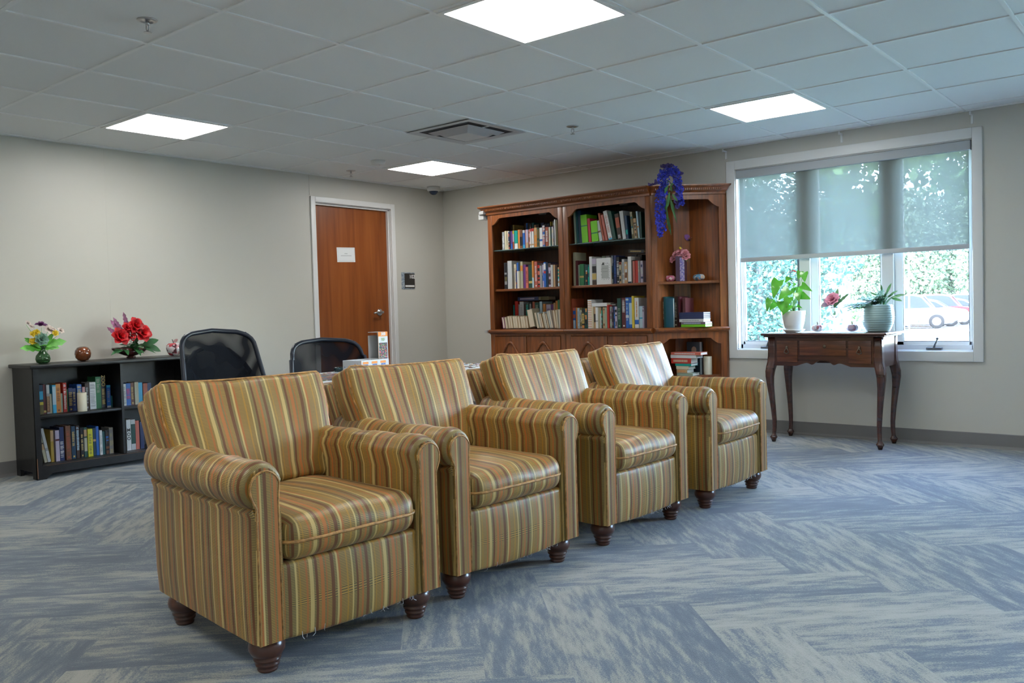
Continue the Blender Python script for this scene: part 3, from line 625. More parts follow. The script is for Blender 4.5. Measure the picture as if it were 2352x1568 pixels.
def straight_unit(x0, x1, label):
    t = thing('bookcase', ((x0+x1)/2, 3.62, 0), label, 'bookcase', group='dark wood tall bookcases'); o = Vector((-(x0+x1)/2, -3.62, 0)); T_ = Matrix.Translation(o)
    def B(mb): mb.v = [tuple(Vector(v)+o) for v in mb.v]; return mb
    y0, y1 = FY+.02, YB-.008; g = .0015
    for a in (x0+g, x1-g-.020): B(MB().box(a, a+.020, y0, y1, 0, 1.92)).build('side_panel', OAKF, t)
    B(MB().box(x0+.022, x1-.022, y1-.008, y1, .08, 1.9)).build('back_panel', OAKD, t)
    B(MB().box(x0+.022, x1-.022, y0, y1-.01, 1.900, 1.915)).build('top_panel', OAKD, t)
    mb = MB(); sw = .052      # face frame
    for a in (x0+g, x1-g-sw): mb.bbox(a, a+sw, FY, FY+.02, LZ, 1.905, .003).bbox(a, a+sw, FY+.002, FY+.02, 0, .80, .003)
    us = [x0+sw+(x1-x0-2*sw)*i/40 for i in range(41)]; xa, xb = x0+sw, x1-sw
    mb.strip(us, scallop(xa, xb, 1.868, .062), lambda u: 1.905, lambda u, z: (u, FY, z), .018, (0, 1, 0))
    mb.box(x0+sw, x1-sw, FY+.002, FY+.02, 0, .09).box(x0+sw, x1-sw, FY+.004, FY+.02, .785, .80).box((x0+x1)/2-.008, (x0+x1)/2+.008, FY+.008, FY+.02, .09, .785)
    B(mb).build('face_frame', OAKF, t)
    mb = MB().sweep((x0, FY), (x1, FY), CORN, (0, -1), ext0=(1 if x0 == UX[0] else 0)); mb.box(x0, x1, FY, y1, 1.905, CT)
    c_ = B(mb).build('cornice', OAKH, t); mb = MB(); n_ = 52
    for k in range(n_): a = x0+.02+(x1-x0-.04)*k/n_; mb.box(a, a+.008, FY-.044, FY-.028, 1.938, 1.953)
    B(mb).build('dentils', SHW, c_)
    B(MB().box(x0+.022, x1-.022, FY+.035, y1-.010, GZ-.007, GZ)).build('glass_shelf', SG, t)
    B(MB().bbox(x0+.022, x1-.022, FY+.030, y1-.010, SZ-.020, SZ, .003)).build('shelf', SHW, t)
    mb = MB().sweep((x0+g, FY), (x1-g, FY), LEDG, (0, -1)); mb.box(x0+.022, x1-.022, FY+.02, y1-.010, .822, LZ); B(mb).build('ledge', OAKH, t)
    for k in range(2):
        a = x0+sw+.003 if k == 0 else (x0+x1)/2+.003; b_ = (x0+x1)/2-.003 if k == 0 else x1-sw-.003
        d_ = B(MB().bbox(a, b_, FY-.006, FY+.006, .093, .782, .004)).build('door', OAKF, t); cx_ = (a+b_)/2; w_ = (b_-a)/2-.075
        pts = [(cx_-w_-.012, FY-.008, .15), (cx_-w_-.012, FY-.008, .55)]; arch = []
        for i in range(25):
            s_ = -1+2*i/24; zz = .60+.125*(cos(s_*pi)*.5+.5)**.8; arch.append((cx_+s_*w_*(1.05), FY-.009, zz))
        pts = [(cx_-w_*1.05, FY-.009, .15)]+arch+[(cx_+w_*1.05, FY-.009, .15), (cx_-w_*1.05, FY-.009, .15)]
        B(MB().tube(pts, .0125, 8, flat=.6)).build('panel_moulding', OAKH, d_)
        B(MB().ball(((b_-.022) if k == 0 else (a+.022), FY-.018, .45), .012, 8)).build('knob', METAL, d_)
    q = (x0+x1)/2+.06; B(MB().lathe([(.030, -.018), (.036, -.012), (.036, 0)], (q, 3.60, 1.899), 20)).build('puck_light', mat('puck', (.30, .28, .25), .4), t)
    return t
b1 = straight_unit(UX[0], UX[1], 'left one of the tall dark wood bookcases, cream paperback edges on its lowest shelf')
b2 = straight_unit(UX[1], UX[2], 'middle tall dark wood bookcase with lime green binders on its top shelf')
PROT = mat('foam_protector', (.42, .43, .42), .6); o = Vector((-(UX[0]+UX[1])/2, -3.62, 0))
mb = MB(); x = UX[0]
mb.prism([(x-.075, FY-.03), (x-.005, FY-.05), (x-.001, FY+.06), (x-.05, FY+.07)], 1.915, 1.945); mb.prism([(x-.090, FY-.02), (x-.03, FY-.02), (x-.006, FY+.07), (x-.05, FY+.08)], 1.87, 1.915)
mb.v = [tuple(Vector(v)+o) for v in mb.v]; mb.build('corner_protector', PROT, b1)
mb = MB().prism([(x-.045, FY-.03), (x-.004, FY-.045), (x-.001, FY+.06), (x-.03, FY+.05)], .815, .838).box(x-.012, x-.001, FY+.02, FY+.05, .70, .815).box(x-.008, x-.0005, FY+.02, FY+.035, .838, 1.02)
mb.v = [tuple(Vector(v)+o) for v in mb.v]; mb.build('corner_protector', PROT, b1)
# slanted end unit
EA, EB = Vector((UX[2]+.002, FY)), Vector((.092, 3.80)); ed = (EB-EA).normalized(); en = Vector((ed.y, -ed.x)); EL = (EB-EA).length
e3 = thing('bookcase', (-.20, 3.72, 0), 'slanted end bookcase beside the window, open shelves with pumpkins and purple vase', 'bookcase', group='dark wood tall bookcases')
OE = Vector((.20, -3.72, 0))
def E(mb): mb.v = [tuple(Vector(v)+OE) for v in mb.v]; return mb
def ep(u, z, d_=0): q = EA+ed*u-en*d_; return (q.x, q.y, z)     # a point on the slanted face, d_ behind it
xl = UX[2]+.002; yb = YB-.008
tri = [(EA.x+.002, EA.y+.022), (EB.x-.008, EB.y+.006), (EB.x-.008, yb), (xl+.002, yb)]
E(MB().box(xl, xl+.018, FY+.015, yb, 0, 1.915)).build('side_panel', OAKF, e3)
E(MB().box(xl+.020, .088, yb-.010, yb, 0, 1.915)).build('back_panel', OAKF, e3)
mb = MB().prism([(xl+.020, yb-.115), (xl+.115, yb-.012), (xl+.02, yb-.012)], .0, 1.90); E(mb).build('corner_panel', OAKF, e3)
E(MB().box(.078, .092, 3.805, yb, 0, 1.915)).build('side_panel', OAKF, e3)
sw = .046; mb = MB()
def ebox(mb, u0, u1, d0, d1, z0, z1):
    P = [ep(u, z, d_) for z in (z0, z1) for d_ in (d0, d1) for u in (u0, u1)]; b = mb.add(P)
    for q in ((0, 2, 3, 1), (4, 5, 7, 6), (0, 1, 5, 4), (2, 6, 7, 3), (0, 4, 6, 2), (1, 3, 7, 5)): mb.face([b+i for i in q])
for a in (0, EL-sw): ebox(mb, a, a+sw, 0, .018, LZ, 1.905); ebox(mb, a, a+sw, 0, .018, 0, .80)
us = [sw+(EL-2*sw)*i/30 for i in range(31)]; nb = Vector((-en.x, -en.y, 0))
mb.strip(us, scallop(sw, EL-sw, 1.868, .062), lambda u: 1.905, lambda u, z: ep(u, z), .016, nb)
mb.strip(us, scallop(sw, EL-sw, .755, .05), lambda u: .80, lambda u, z: ep(u, z), .016, nb); ebox(mb, sw, EL-sw, 0, .018, 0, .10)
E(mb).build('face_frame', OAKF, e3)
mb = MB().sweep(EA, EB, CORN, en, ext0=-.41, ext1=.6); mb.prism(tri, 1.905, CT-.004); c_ = E(mb).build('cornice', OAKH, e3)
mb = MB()
for k in range(34):
    u = .03+(EL-.05)*k/34; ebox(mb, u, u+.008, -.044, -.028, 1.938, 1.953)
E(mb).build('dentils', SHW, c_)
mb = MB().sweep(EA, EB, LEDG, en, ext0=-.41, ext1=.5); mb.prism(tri, .822, LZ); E(mb).build('ledge', OAKH, e3)
for z in (SZ, .452):
    P = [(EA.x+.022, EA.y+.048), (EB.x-.030, EB.y+.008), (EB.x-.018, yb-.012), (xl+.125, yb-.012), (xl+.022, yb-.125)]
    E(MB().prism(P, z-.020, z)).build('shelf', SHW, e3)

# ------------------------------------------------------------------ books
PAL = {'grey': (.30, .31, .32), 'cream': (.62, .55, .38), 'pale grey': (.50, .52, .52), 'dark patterned': (.035, .04, .05), 'navy': (.018, .03, .11), 'purple': (.14, .04, .20), 'yellow': (.60, .47, .05),
       'teal': (.0, .34, .27), 'orange': (.62, .24, .05), 'brown': (.17, .07, .035), 'blue': (.02, .12, .45), 'pink': (.50, .25, .24), 'lilac': (.45, .40, .52), 'rust': (.34, .075, .035), 'white': (.68, .69, .68),
       'tan': (.48, .31, .16), 'olive': (.13, .11, .04), 'black': (.010, .011, .014), 'dark green': (.012, .065, .05), 'green': (.03, .20, .08), 'lime green': (.17, .55, .01), 'crimson': (.45, .02, .06),
       'salmon': (.45, .12, .09), 'red': (.48, .03, .02), 'maroon': (.10, .02, .025), 'pale green': (.30, .38, .28), 'coral': (.60, .15, .10), 'dark blue': (.01, .04, .085), 'pale blue': (.42, .58, .66),
       'cyan': (.04, .36, .60), 'mustard': (.38, .26, .04), 'magenta': (.32, .08, .22), 'gold': (.55, .40, .12), 'dark teal': (.01, .09, .10), 'beige': (.42, .40, .28), 'bright yellow': (.62, .60, .03), 'dark brown': (.045, .022, .014), 'mauve': (.16, .11, .16)}
ORD = ['first', 'second', 'third', 'fourth', 'fifth', 'sixth', 'seventh', 'eighth', 'ninth', 'tenth', 'eleventh', 'twelfth', 'thirteenth', 'fourteenth', 'fifteenth', 'sixteenth', 'seventeenth', 'eighteenth', 'nineteenth', 'twentieth', 'twenty-first', 'twenty-second', 'twenty-third', 'twenty-fourth', 'twenty-fifth', 'twenty-sixth', 'twenty-seventh', 'twenty-eighth', 'twenty-ninth', 'thirtieth']
SEEN = set()
def book_mesh(w, h, d, col, o):
    """spine faces -y at y=0, pages inside; o: options"""
    rn = random.Random(int(w*1e5)+int(h*1e4)); mb = MB(); th = min(.0026, w*.12); mb.cur = col
    if o.get('fore'):       # page edges face the viewer
        mb.box(0, th, 0, d, 0, h).box(w-th, w, 0, d, 0, h).box(th, w-th, d-th, d, 0, h)
    else:
        mb.box(0, w, 0, th, 0, h).box(0, th, th, d, 0, h).box(w-th, w, th, d, 0, h)
    y = -.0004
    def patch(x0, x1, z0, z1, c): mb.cur = c; mb.box(x0*w, x1*w, y, 0, z0*h, z1*h)
    if not o.get('fore'):
        for c, z0, z1 in o.get('b', ()): patch(.0, 1, z0, z1, PAL[c])
        if 'mix' in o:      # printed picture spines: irregular patches
            cs = o['mix']; z = .02
            while z < .96:
                dz = rn.uniform(.05, .16); c = PAL[rn.choice(cs)]; a = rn.uniform(0, .35); patch(a, rn.uniform(.65, 1), z, min(.99, z+dz), c); z += dz
        if 't' in o:
            c = PAL[o['t']]; z0, z1 = o.get('tr', (.25, .85)); z = z0*h; k = .32 if not o.get('big') else .42; y = -.0008
            while z < z1*h-.004:
                if rn.random() > .14: mb.cur = c; mb.box(w*(.5-k), w*(.5+k*rn.uniform(.5, 1)), y, -.0004, z, z+rn.uniform(.0022, .0040))
                z += .0058
            if rn.random() > .4 and z0 > .15: mb.cur = c; mb.box(w*.3, w*.7, y, -.0004, h*.05, h*.05+min(.012, w*.5))
    mb.cur = None; pg = MB().box(th+.0002, w-th-.0002, (th+.0002 if not o.get('fore') else .003), d-.003 if not o.get('fore') else d-th-.0002, .003, h-.004)
    return mb, pg
def put_label(o, name, prev, nxt, where, k, extra=''):
    s_ = f'{name} book{extra} '
    if prev and nxt: s_ += f'between the {prev} and the {nxt} one'
    elif nxt: s_ += f'at the left end beside the {nxt} one'
    elif prev: s_ += f'at the right end beside the {prev} one'
    s_ += ' on '+where
    if s_ in SEEN or len(s_.split()) > 16: s_ = f'{name} book, {ORD[k]} from the left, on {where}'
    assert s_ not in SEEN and len(s_.split()) <= 16, s_
    SEEN.add(s_); tag(o, s_, 'book')
def clampx(a, b):
    for u0, u1 in ((UX[0], UX[1]), (UX[1], UX[2]), (UX[2], .3)):
        if u0 <= (a+b)/2 < u1: a2 = max(a, u0+.0245); return a2, max(a2+.008, min(b, u1-.0245))
    return a, b
def shelf_row(rows, org, scl, base, z, plane, axis, depth, where, group, fore=False, htop=None):
    """rows: (left, right, top, colour, options) read off in a crop with origin org and scale scl"""
    n = len(rows)
    for k, r_ in enumerate(rows):
        l, rr, tp, name = r_[:4]; o = r_[4] if len(r_) > 4 else {}
        conv = (lambda px, py: on_y(px, py, plane)) if axis == 'y' else (lambda px, py: on_x(px, py, plane))
        bx = base(l) if callable(base) else base
        p0 = conv(org[0]+l/scl, org[1]+bx/scl); p1 = conv(org[0]+rr/scl, org[1]+(base(rr) if callable(base) else base)/scl); pt = conv(org[0]+(l+rr)/2/scl, org[1]+tp/scl)
        a0 = p0.x if axis == 'y' else p0.y; a1 = p1.x if axis == 'y' else p1.y; a0, a1 = clampx(a0, a1) if axis == 'y' else (a0, a1); w = max(.006, a1-a0-.0006); lean = R(o.get('lean', 0)); h = max(.08, (pt.z-z))/cos(lean)
        d = min(depth, max(.10, h*.68)) if not o.get('deep') else depth; d -= .004*(k % 3)
        mb, pg = book_mesh(w, h, d, PAL[name], dict(o, fore=fore or o.get('fore', False)))
        ob = mb.build('book', BOOKM); pgo = pg.build('pages', PAGES, ob); off = .002*((k*7) % 5)
        m = Matrix.Translation((a0, plane+off, z+.0012)) if axis == 'y' else Matrix.Translation((plane-off, a0, z+.0012)) @ Matrix.Rotation(pi/2, 4, 'Z')
        if lean:       # pivot on the bottom edge that touches the shelf (leaning left: bottom left edge lifts nothing, use right corner)
            if lean < 0: m = m @ Matrix.Translation((0, 0, w*sin(-lean))) @ Matrix.Rotation(lean, 4, 'Y')
            else: m = m @ Matrix.Translation((0, 0, 0)) @ Matrix.Rotation(lean, 4, 'Y')
        ob.matrix_world = m; ob['group'] = group
        put_label(ob, name, rows[k-1][3] if k else None, rows[k+1][3] if k < n-1 else None, where, k)
        if o.get('word'): 
            wd, sz, f, c, ori = o['word']; tb = MB()
            if ori == 'up': 
                for i, ch in enumerate(wd): text_into(tb, ch, sz, frame_mtx((w/2, -.0012, h*f-i*sz*.98), (1, 0, 0), (0, 0, 1)), bold=.0006)
            else: text_into(tb, wd, sz, frame_mtx((w/2, -.0012, h*f), (0, 0, -1), (1, 0, 0)), bold=.0006)
            tb.build('spine_lettering', mat('lettering_'+c.replace(' ', '_'), PAL[c], .5), ob)
def lying(x0, x1, z0, th, y0, d, name, where, rz=0, t=None, group='books lying flat', prevd='', axis='y', o=None):
    """book lying flat, spine towards the viewer"""
    mb = MB(); c = 0.0022; mb.cur = PAL[name]; L = x1-x0; mb.box(0, L, 0, c, 0, th).box(0, L, c, d, 0, c).box(0, L, c, d, th-c, th)
    if t:
        mb.cur = PAL[t]; a = L*.12
        while a < L*.8: mb.box(a, a+.0045, -.0006, 0, th*.28, th*.72); a += .0075
    mb.cur = None; ob = mb.build('book', BOOKM); MB().box(.003, L-.003, c+.0002, d-.004, c+.0002, th-c-.0002).build('pages', PAGES, ob)
    ob.matrix_world = Matrix.Translation((x0, y0, z0)) @ Matrix.Rotation(rz, 4, 'Z'); s_ = f'{name} book lying flat {where}'; assert s_ not in SEEN and len(s_.split()) <= 16, s_; SEEN.add(s_); tag(ob, s_, 'book', group); return ob
MX = lambda *c: {'mix': c}
LB, MBk, RB = 'left tall bookcase', 'middle tall bookcase', 'slanted end bookcase'
shelf_row([(185, 250, 430, 'grey', MX('grey', 'pale grey')), (252, 305, 400, 'cream'), (307, 358, 400, 'cream', {'t': 'beige'}), (362, 405, 400, 'dark patterned', MX('salmon', 'navy', 'pale grey', 'black')), (407, 448, 402, 'navy'),
  (450, 490, 400, 'purple', {'b': [('blue', 0, .3)]}), (492, 530, 390, 'lilac', {'b': [('yellow', .82, 1), ('rust', 0, .4)]}), (537, 583, 385, 'teal', {'b': [('white', 0, .3)]}), (590, 643, 385, 'teal', {'b': [('white', 0, .3)]}),
  (647, 708, 360, 'orange'), (712, 788, 360, 'brown', {'b': [('black', .15, .62)]}), (792, 858, 375, 'blue', {'b': [('pale grey', .85, 1), ('cyan', 0, .2)]}), (862, 893, 360, 'pink'), (897, 958, 355, 'lilac', {'b': [('tan', 0, .3)]}),
  (962, 1012, 350, 'rust', MX('pink', 'brown')), (1017, 1057, 330, 'white', {'b': [('red', .85, 1), ('tan', .12, .2)]}), (1062, 1122, 320, 'white', {'b': [('red', .85, 1), ('tan', .12, .2)]}), (1127, 1212, 300, 'orange', MX('tan', 'orange')),
  (1217, 1288, 300, 'olive', MX('olive', 'dark green')), (1293, 1382, 300, 'white', {'b': [('blue', .30, .40)]}), (1388, 1467, 230, 'mauve', MX('blue', 'pink', 'lilac', 'pale grey')), (1473, 1558, 280, 'rust', {'t': 'white', 'big': 1}),
  (1562, 1618, 280, 'pale grey', MX('cream', 'pale grey')), (1622, 1653, 280, 'dark green'), (1657, 1708, 270, 'lilac', MX('cream', 'pale grey')), (1712, 1738, 100, 'dark patterned', MX('grey', 'mauve')), (1742, 1778, 50, 'white'), (1782, 1830, 60, 'olive')],
  (1140, 500), 13.07, lambda x: 955-(x-185)*.088, GZ, 3.475, 'y', .14, 'glass shelf, front, '+LB, 'books on the glass shelf of the left bookcase')
shelf_row([(440, 490, 225, 'dark brown'), (500, 545, 215, 'gold'), (850, 905, 165, 'dark brown'), (908, 940, 160, 'blue'), (945, 1010, 165, 'black'), (1012, 1066, 170, 'black', {'t': 'pale grey', 'tr': (.7, .95)}), (1070, 1125, 150, 'dark teal'), (1135, 1190, 215, 'tan'),
  (1200, 1290, 200, 'dark brown'), (1340, 1425, 150, 'navy'), (1430, 1520, 180, 'black'), (1525, 1600, 180, 'dark blue'), (1610, 1650, 120, 'yellow')],
  (1140, 500), 13.07, lambda x: 955-(x-185)*.088-15, GZ, 3.64, 'y', .15, 'glass shelf, back row, '+LB, 'back row on the glass shelf of the left bookcase')
shelf_row([(322, 378, 110, 'dark patterned', MX('olive', 'grey', 'black')), (382, 462, 75, 'pale grey', {'deep': 1}), (500, 535, 140, 'cream', {'t': 'grey'}), (538, 552, 250, 'mauve', MX('blue', 'rust')), (556, 590, 105, 'white', {'b': [('blue', .67, 1)]}), (592, 622, 105, 'beige', {'b': [('dark blue', .67, 1)]}),
  (626, 668, 90, 'beige', {'b': [('orange', .65, .85)]}), (674, 722, 145, 'purple'), (726, 770, 190, 'coral', {'t': 'maroon'}), (774, 845, 150, 'dark green', {'b': [('gold', .2, .3)]}), (849, 882, 75, 'orange', {'b': [('pale blue', 0, .38)]}), (890, 942, 90, 'salmon', {'t': 'white'}),
  (946, 988, 120, 'black', {'b': [('red', .02, .10), ('coral', .16, .28), ('red', .34, .42), ('coral', .52, .68), ('red', .8, .93)]}), (992, 1032, 120, 'grey', {'b': [('dark brown', .9, 1)]}), (1036, 1066, 150, 'lilac', MX('lilac', 'blue')), (1070, 1110, 100, 'blue', {'b': [('white', .7, .95), ('red', .55, .65)]}), (1112, 1142, 100, 'dark blue'),
  (1146, 1196, 120, 'mauve', MX('lilac', 'dark brown')), (1200, 1240, 150, 'pale grey'), (1242, 1282, 150, 'tan'), (1284, 1324, 165, 'dark brown'), (1328, 1366, 190, 'dark teal', MX('tan', 'teal', 'pale blue', 'black'))],
  (1120, 590), 8.25, lambda x: 592-(x-310)*.045, SZ, 3.475, 'y', .17, 'wooden middle shelf, front, '+LB, 'books on the middle shelf of the left bookcase')
rowC = [(295, 335, 1150, 'magenta', {'lean': -9}), (342, 378, 1150, 'cream', {'lean': -9})]
rowC += [(390+48*i, 436+48*i, 1132, ('cream', 'tan', 'beige')[i % 3], {'lean': -8}) for i in range(8)]
rowC += [(800, 900, 1025, 'beige', {'lean': -11}), (938, 972, 1065, 'cream', {'lean': -13}), (985, 1020, 1065, 'pale blue', {'lean': -13}), (1030, 1065, 1085, 'tan', {'lean': -13}), (1078, 1100, 1080, 'beige', {'lean': -13}), (1110, 1132, 1050, 'white', {'lean': -13}), (1140, 1165, 1080, 'tan', {'lean': -13}), (1172, 1196, 1030, 'pale blue', {'lean': -13}),
         (1208, 1242, 1025, 'white', {'lean': -13}), (1262, 1306, 1015, 'tan', {'lean': -8}), (1312, 1344, 1005, 'cream', {'lean': -5}), (1352, 1392, 995, 'white', {'lean': -3})]
shelf_row(rowC, (1120, 590), 8.25, 1352, LZ, 3.455, 'y', .11, 'lowest shelf, page edges out, '+LB, 'books turned page edges outward on the lowest shelf', fore=True)
shelf_row([(495, 520, 910, 'dark teal', {'t': 'teal', 'tr': (.3, .95)}), (524, 580, 840, 'red'), (584, 613, 900, 'grey', {'t': 'pale grey'}), (617, 690, 850, 'pale grey', {'t': 'grey', 'tr': (.3, .9)}), (694, 730, 895, 'dark brown'), (734, 786, 880, 'dark green', {'t': 'teal', 'big': 1, 'tr': (.3, .95)}), (795, 838, 860, 'black', {'t': 'pale grey', 'big': 1, 'tr': (.3, .95)}), (850, 895, 850, 'rust'),
  (905, 985, 860, 'dark green', {'t': 'pale green', 'tr': (.3, .9)}), (989, 1035, 845, 'pale blue'), (1058, 1105, 890, 'orange'), (1115, 1200, 900, 'lilac', {'t': 'purple'}), (1204, 1250, 900, 'purple'), (1254, 1288, 870, 'tan'), (1292, 1334, 830, 'orange'), (1338, 1376, 815, 'green')],
  (1120, 590), 8.25, 1320, LZ, 3.635, 'y', .16, 'lowest shelf, back row, '+LB, 'back row on the lowest shelf of the left bookcase')
def seg(org, scl, x0, x1, y, plane): a = on_y(org[0]+x0/scl, org[1]+y/scl, plane); b_ = on_y(org[0]+x1/scl, org[1]+y/scl, plane); return a.x, b_.x, a.z, scl*FPX/ (a-CAM).dot(fw)
x0, x1, z, s_ = seg((1120, 590), 8.25, 570, 965, 842, 3.635); lying(x0, x1, z+.005, .034, 3.635, .15, 'navy', 'on top of the back row in the left tall bookcase', t='lilac')
x0, x1, z, s_ = seg((1120, 590), 8.25, 968, 1160, 835, 3.67); lying(x0, x1, z+.008, .032, 3.67, .11, 'olive', 'right of the navy one atop the back row')
sx = (1300, 470); sc_ = 7.842
shelf_row([(160, 188, 112, 'pale green', {'lean': -2}), (194, 224, 120, 'dark teal', {'lean': -2}), (230, 284, 105, 'dark blue', {'lean': -2}), (290, 398, 190, 'lime green', {'b': [('green', .58, .62)], 'lean': -3}), (405, 452, 250, 'crimson', {'lean': -4}), (468, 585, 305, 'lime green', {'b': [('green', .38, .44)], 'lean': -4}),
  (600, 650, 300, 'pale grey', {'lean': -10, 'b': [('brown', .42, .5)]}), (658, 690, 155, 'rust', {'lean': -11, 'b': [('salmon', .05, .2)]}), (708, 748, 190, 'salmon', {'lean': -11}), (764, 832, 125, 'white', {'lean': -12, 't': 'pink', 'b': [('cyan', 0, .05)]}), (850, 905, 125, 'dark green', {'lean': -11}), (932, 1000, 175, 'dark brown', {'lean': -8, 'b': [('rust', .45, .85)], 't': 'pale grey', 'tr': (.05, .2)}),
  (1014, 1076, 120, 'pale grey', {'lean': -7}), (1088, 1124, 200, 'dark blue', {'lean': -5, 'b': [('teal', .2, .4)]}), (1185, 1230, 130, 'olive', {'lean': -5, 'mix': ('olive', 'beige', 'dark teal')}), (1238, 1285, 250, 'tan', {'lean': -4, 'mix': ('beige', 'tan', 'dark brown')}), (1298, 1325, 120, 'pale blue', {'lean': -5, 'b': [('orange', .4, .45)]}), (1334, 1362, 130, 'dark green', {'lean': -2})],
  sx, sc_, lambda x: 700-(x-160)*.083, GZ, 3.475, 'y', .17, 'glass shelf, '+MBk, 'books on the glass shelf of the middle bookcase')
shelf_row([(140, 174, 860, 'beige', {'deep': 1}), (178, 213, 1008, 'maroon'), (218, 244, 1085, 'pale green'), (248, 324, 1070, 'green', {'b': [('gold', .36, .45)]}), (328, 354, 1070, 'dark green'), (358, 390, 1080, 'dark patterned', MX('orange', 'pale blue', 'dark teal', 'black')), (394, 414, 1080, 'teal', MX('teal', 'dark blue')), (418, 468, 935, 'white'),
  (474, 548, 965, 'grey', {'b': [('lilac', .78, .98), ('gold', .2, .42), ('black', .45, .7), ('dark brown', 0, .18)]})], sx, sc_, lambda x: 1440-(x-140)*.045, SZ, 3.475, 'y', .17, 'wooden shelf, left group, '+MBk, 'books on the wooden shelf of the middle bookcase')
shelf_row([(822, 858, 915, 'dark blue', MX('grey', 'dark blue', 'black')), (862, 905, 915, 'navy', {'t': 'blue'}), (910, 955, 940, 'black', {'t': 'white', 'big': 1}), (960, 1000, 1035, 'beige', {'mix': ('beige', 'black', 'tan'), 'b': [('coral', .86, 1)]}), (1005, 1052, 980, 'grey', MX('grey', 'pale grey', 'brown')), (1056, 1110, 1030, 'tan', MX('brown', 'pale grey', 'tan')),
  (1116, 1176, 935, 'white', {'b': [('dark blue', 0, .06)]}), (1180, 1202, 1000, 'dark brown'), (1206, 1240, 1015, 'salmon'), (1244, 1298, 1010, 'red'), (1303, 1334, 1010, 'grey', MX('beige', 'grey')), (1338, 1386, 1010, 'lilac', MX('pale grey', 'lilac', 'navy'))],
  sx, sc_, lambda x: 1440-(x-140)*.045, SZ, 3.475, 'y', .15, 'wooden shelf, right group, '+MBk, 'books on the wooden shelf of the middle bookcase')
shelf_row([(655, 715, 925, 'pale green'), (725, 790, 920, 'grey'), (1120, 1180, 915, 'dark brown'), (1190, 1280, 900, 'black'), (1290, 1370, 905, 'black')], sx, sc_, lambda x: 1440-(x-140)*.045-20, SZ, 3.65, 'y', .15, 'wooden shelf, back row, '+MBk, 'back row on the wooden shelf of the middle bookcase')
# face-out white book
a = on_y(sx[0]+555/sc_, sx[1]+1425/sc_, 3.455); b_ = on_y(sx[0]+812/sc_, sx[1]+1400/sc_, 3.455); tpz = on_y(sx[0]+680/sc_, sx[1]+960/sc_, 3.455).z; w = b_.x-a.x; h = tpz-SZ
mb = MB(); mb.cur = PAL['white']; mb.box(0, w, 0, .002, 0, h).box(0, .002, .002, .03, 0, h).box(0, w, .028, .030, 0, h); mb.cur = (.40, .42, .40); mb.box(w*.36, w*.85, -.0004, 0, h*.22, h*.72); mb.cur = (.07, .075, .07); rn = random.Random(4)
for k in range(60):
    e = rn.random(); s2 = rn.choice((0, 1, 2, 3)); px_, pz_ = ((.32+.06*rn.random(), .2+.55*e), (.86+.05*rn.random(), .2+.6*e), (.35+.5*e, .15+.06*rn.random()), (.38+.45*e, .74+.07*rn.random()))[s2]
    mb.box(w*px_, w*px_+rn.uniform(.002, .006), -.0007, -.0003, h*pz_, h*pz_+rn.uniform(.001, .004))
for z_ in (.60, .47): mb.cur = (.2, .2, .2); mb.box(w*.42, w*.78, -.0009, -.0004, h*z_, h*(z_+.012))
mb.cur = (.05, .055, .05); mb.prism([(0, 0)]*3, 0, 0) if False else None; q_ = mb.add([(w*.36, -.0007, h*.73), (w*.58, -.0007, h*.73), (w*.48, -.0007, h*.85)]); mb.face([q_, q_+1, q_+2])
mb.cur = None; fb = mb.build('book', BOOKM); MB().box(.0025, w-.003, .0022, .0278, .002, h-.003).build('pages', PAGES, fb); fb.location = (a.x, 3.455, SZ+.0012)
tag(fb, 'white book turned cover outward with black ink drawings, wooden shelf of the middle bookcase', 'book', 'books on the wooden shelf of the middle bookcase')
x0, x1, z, s_ = seg(sx, sc_, 1125, 1400, 880, 3.52); ob = lying(x0, min(x1, UX[2]-.06), z-.004, .024, 3.52, .17, 'black', 'tilted on top of the right group, middle bookcase', t='gold'); ob.rotation_euler = (0, R(4), 0); ob.location.z += .012
sx = (1300, 670); sc_ = 11.76
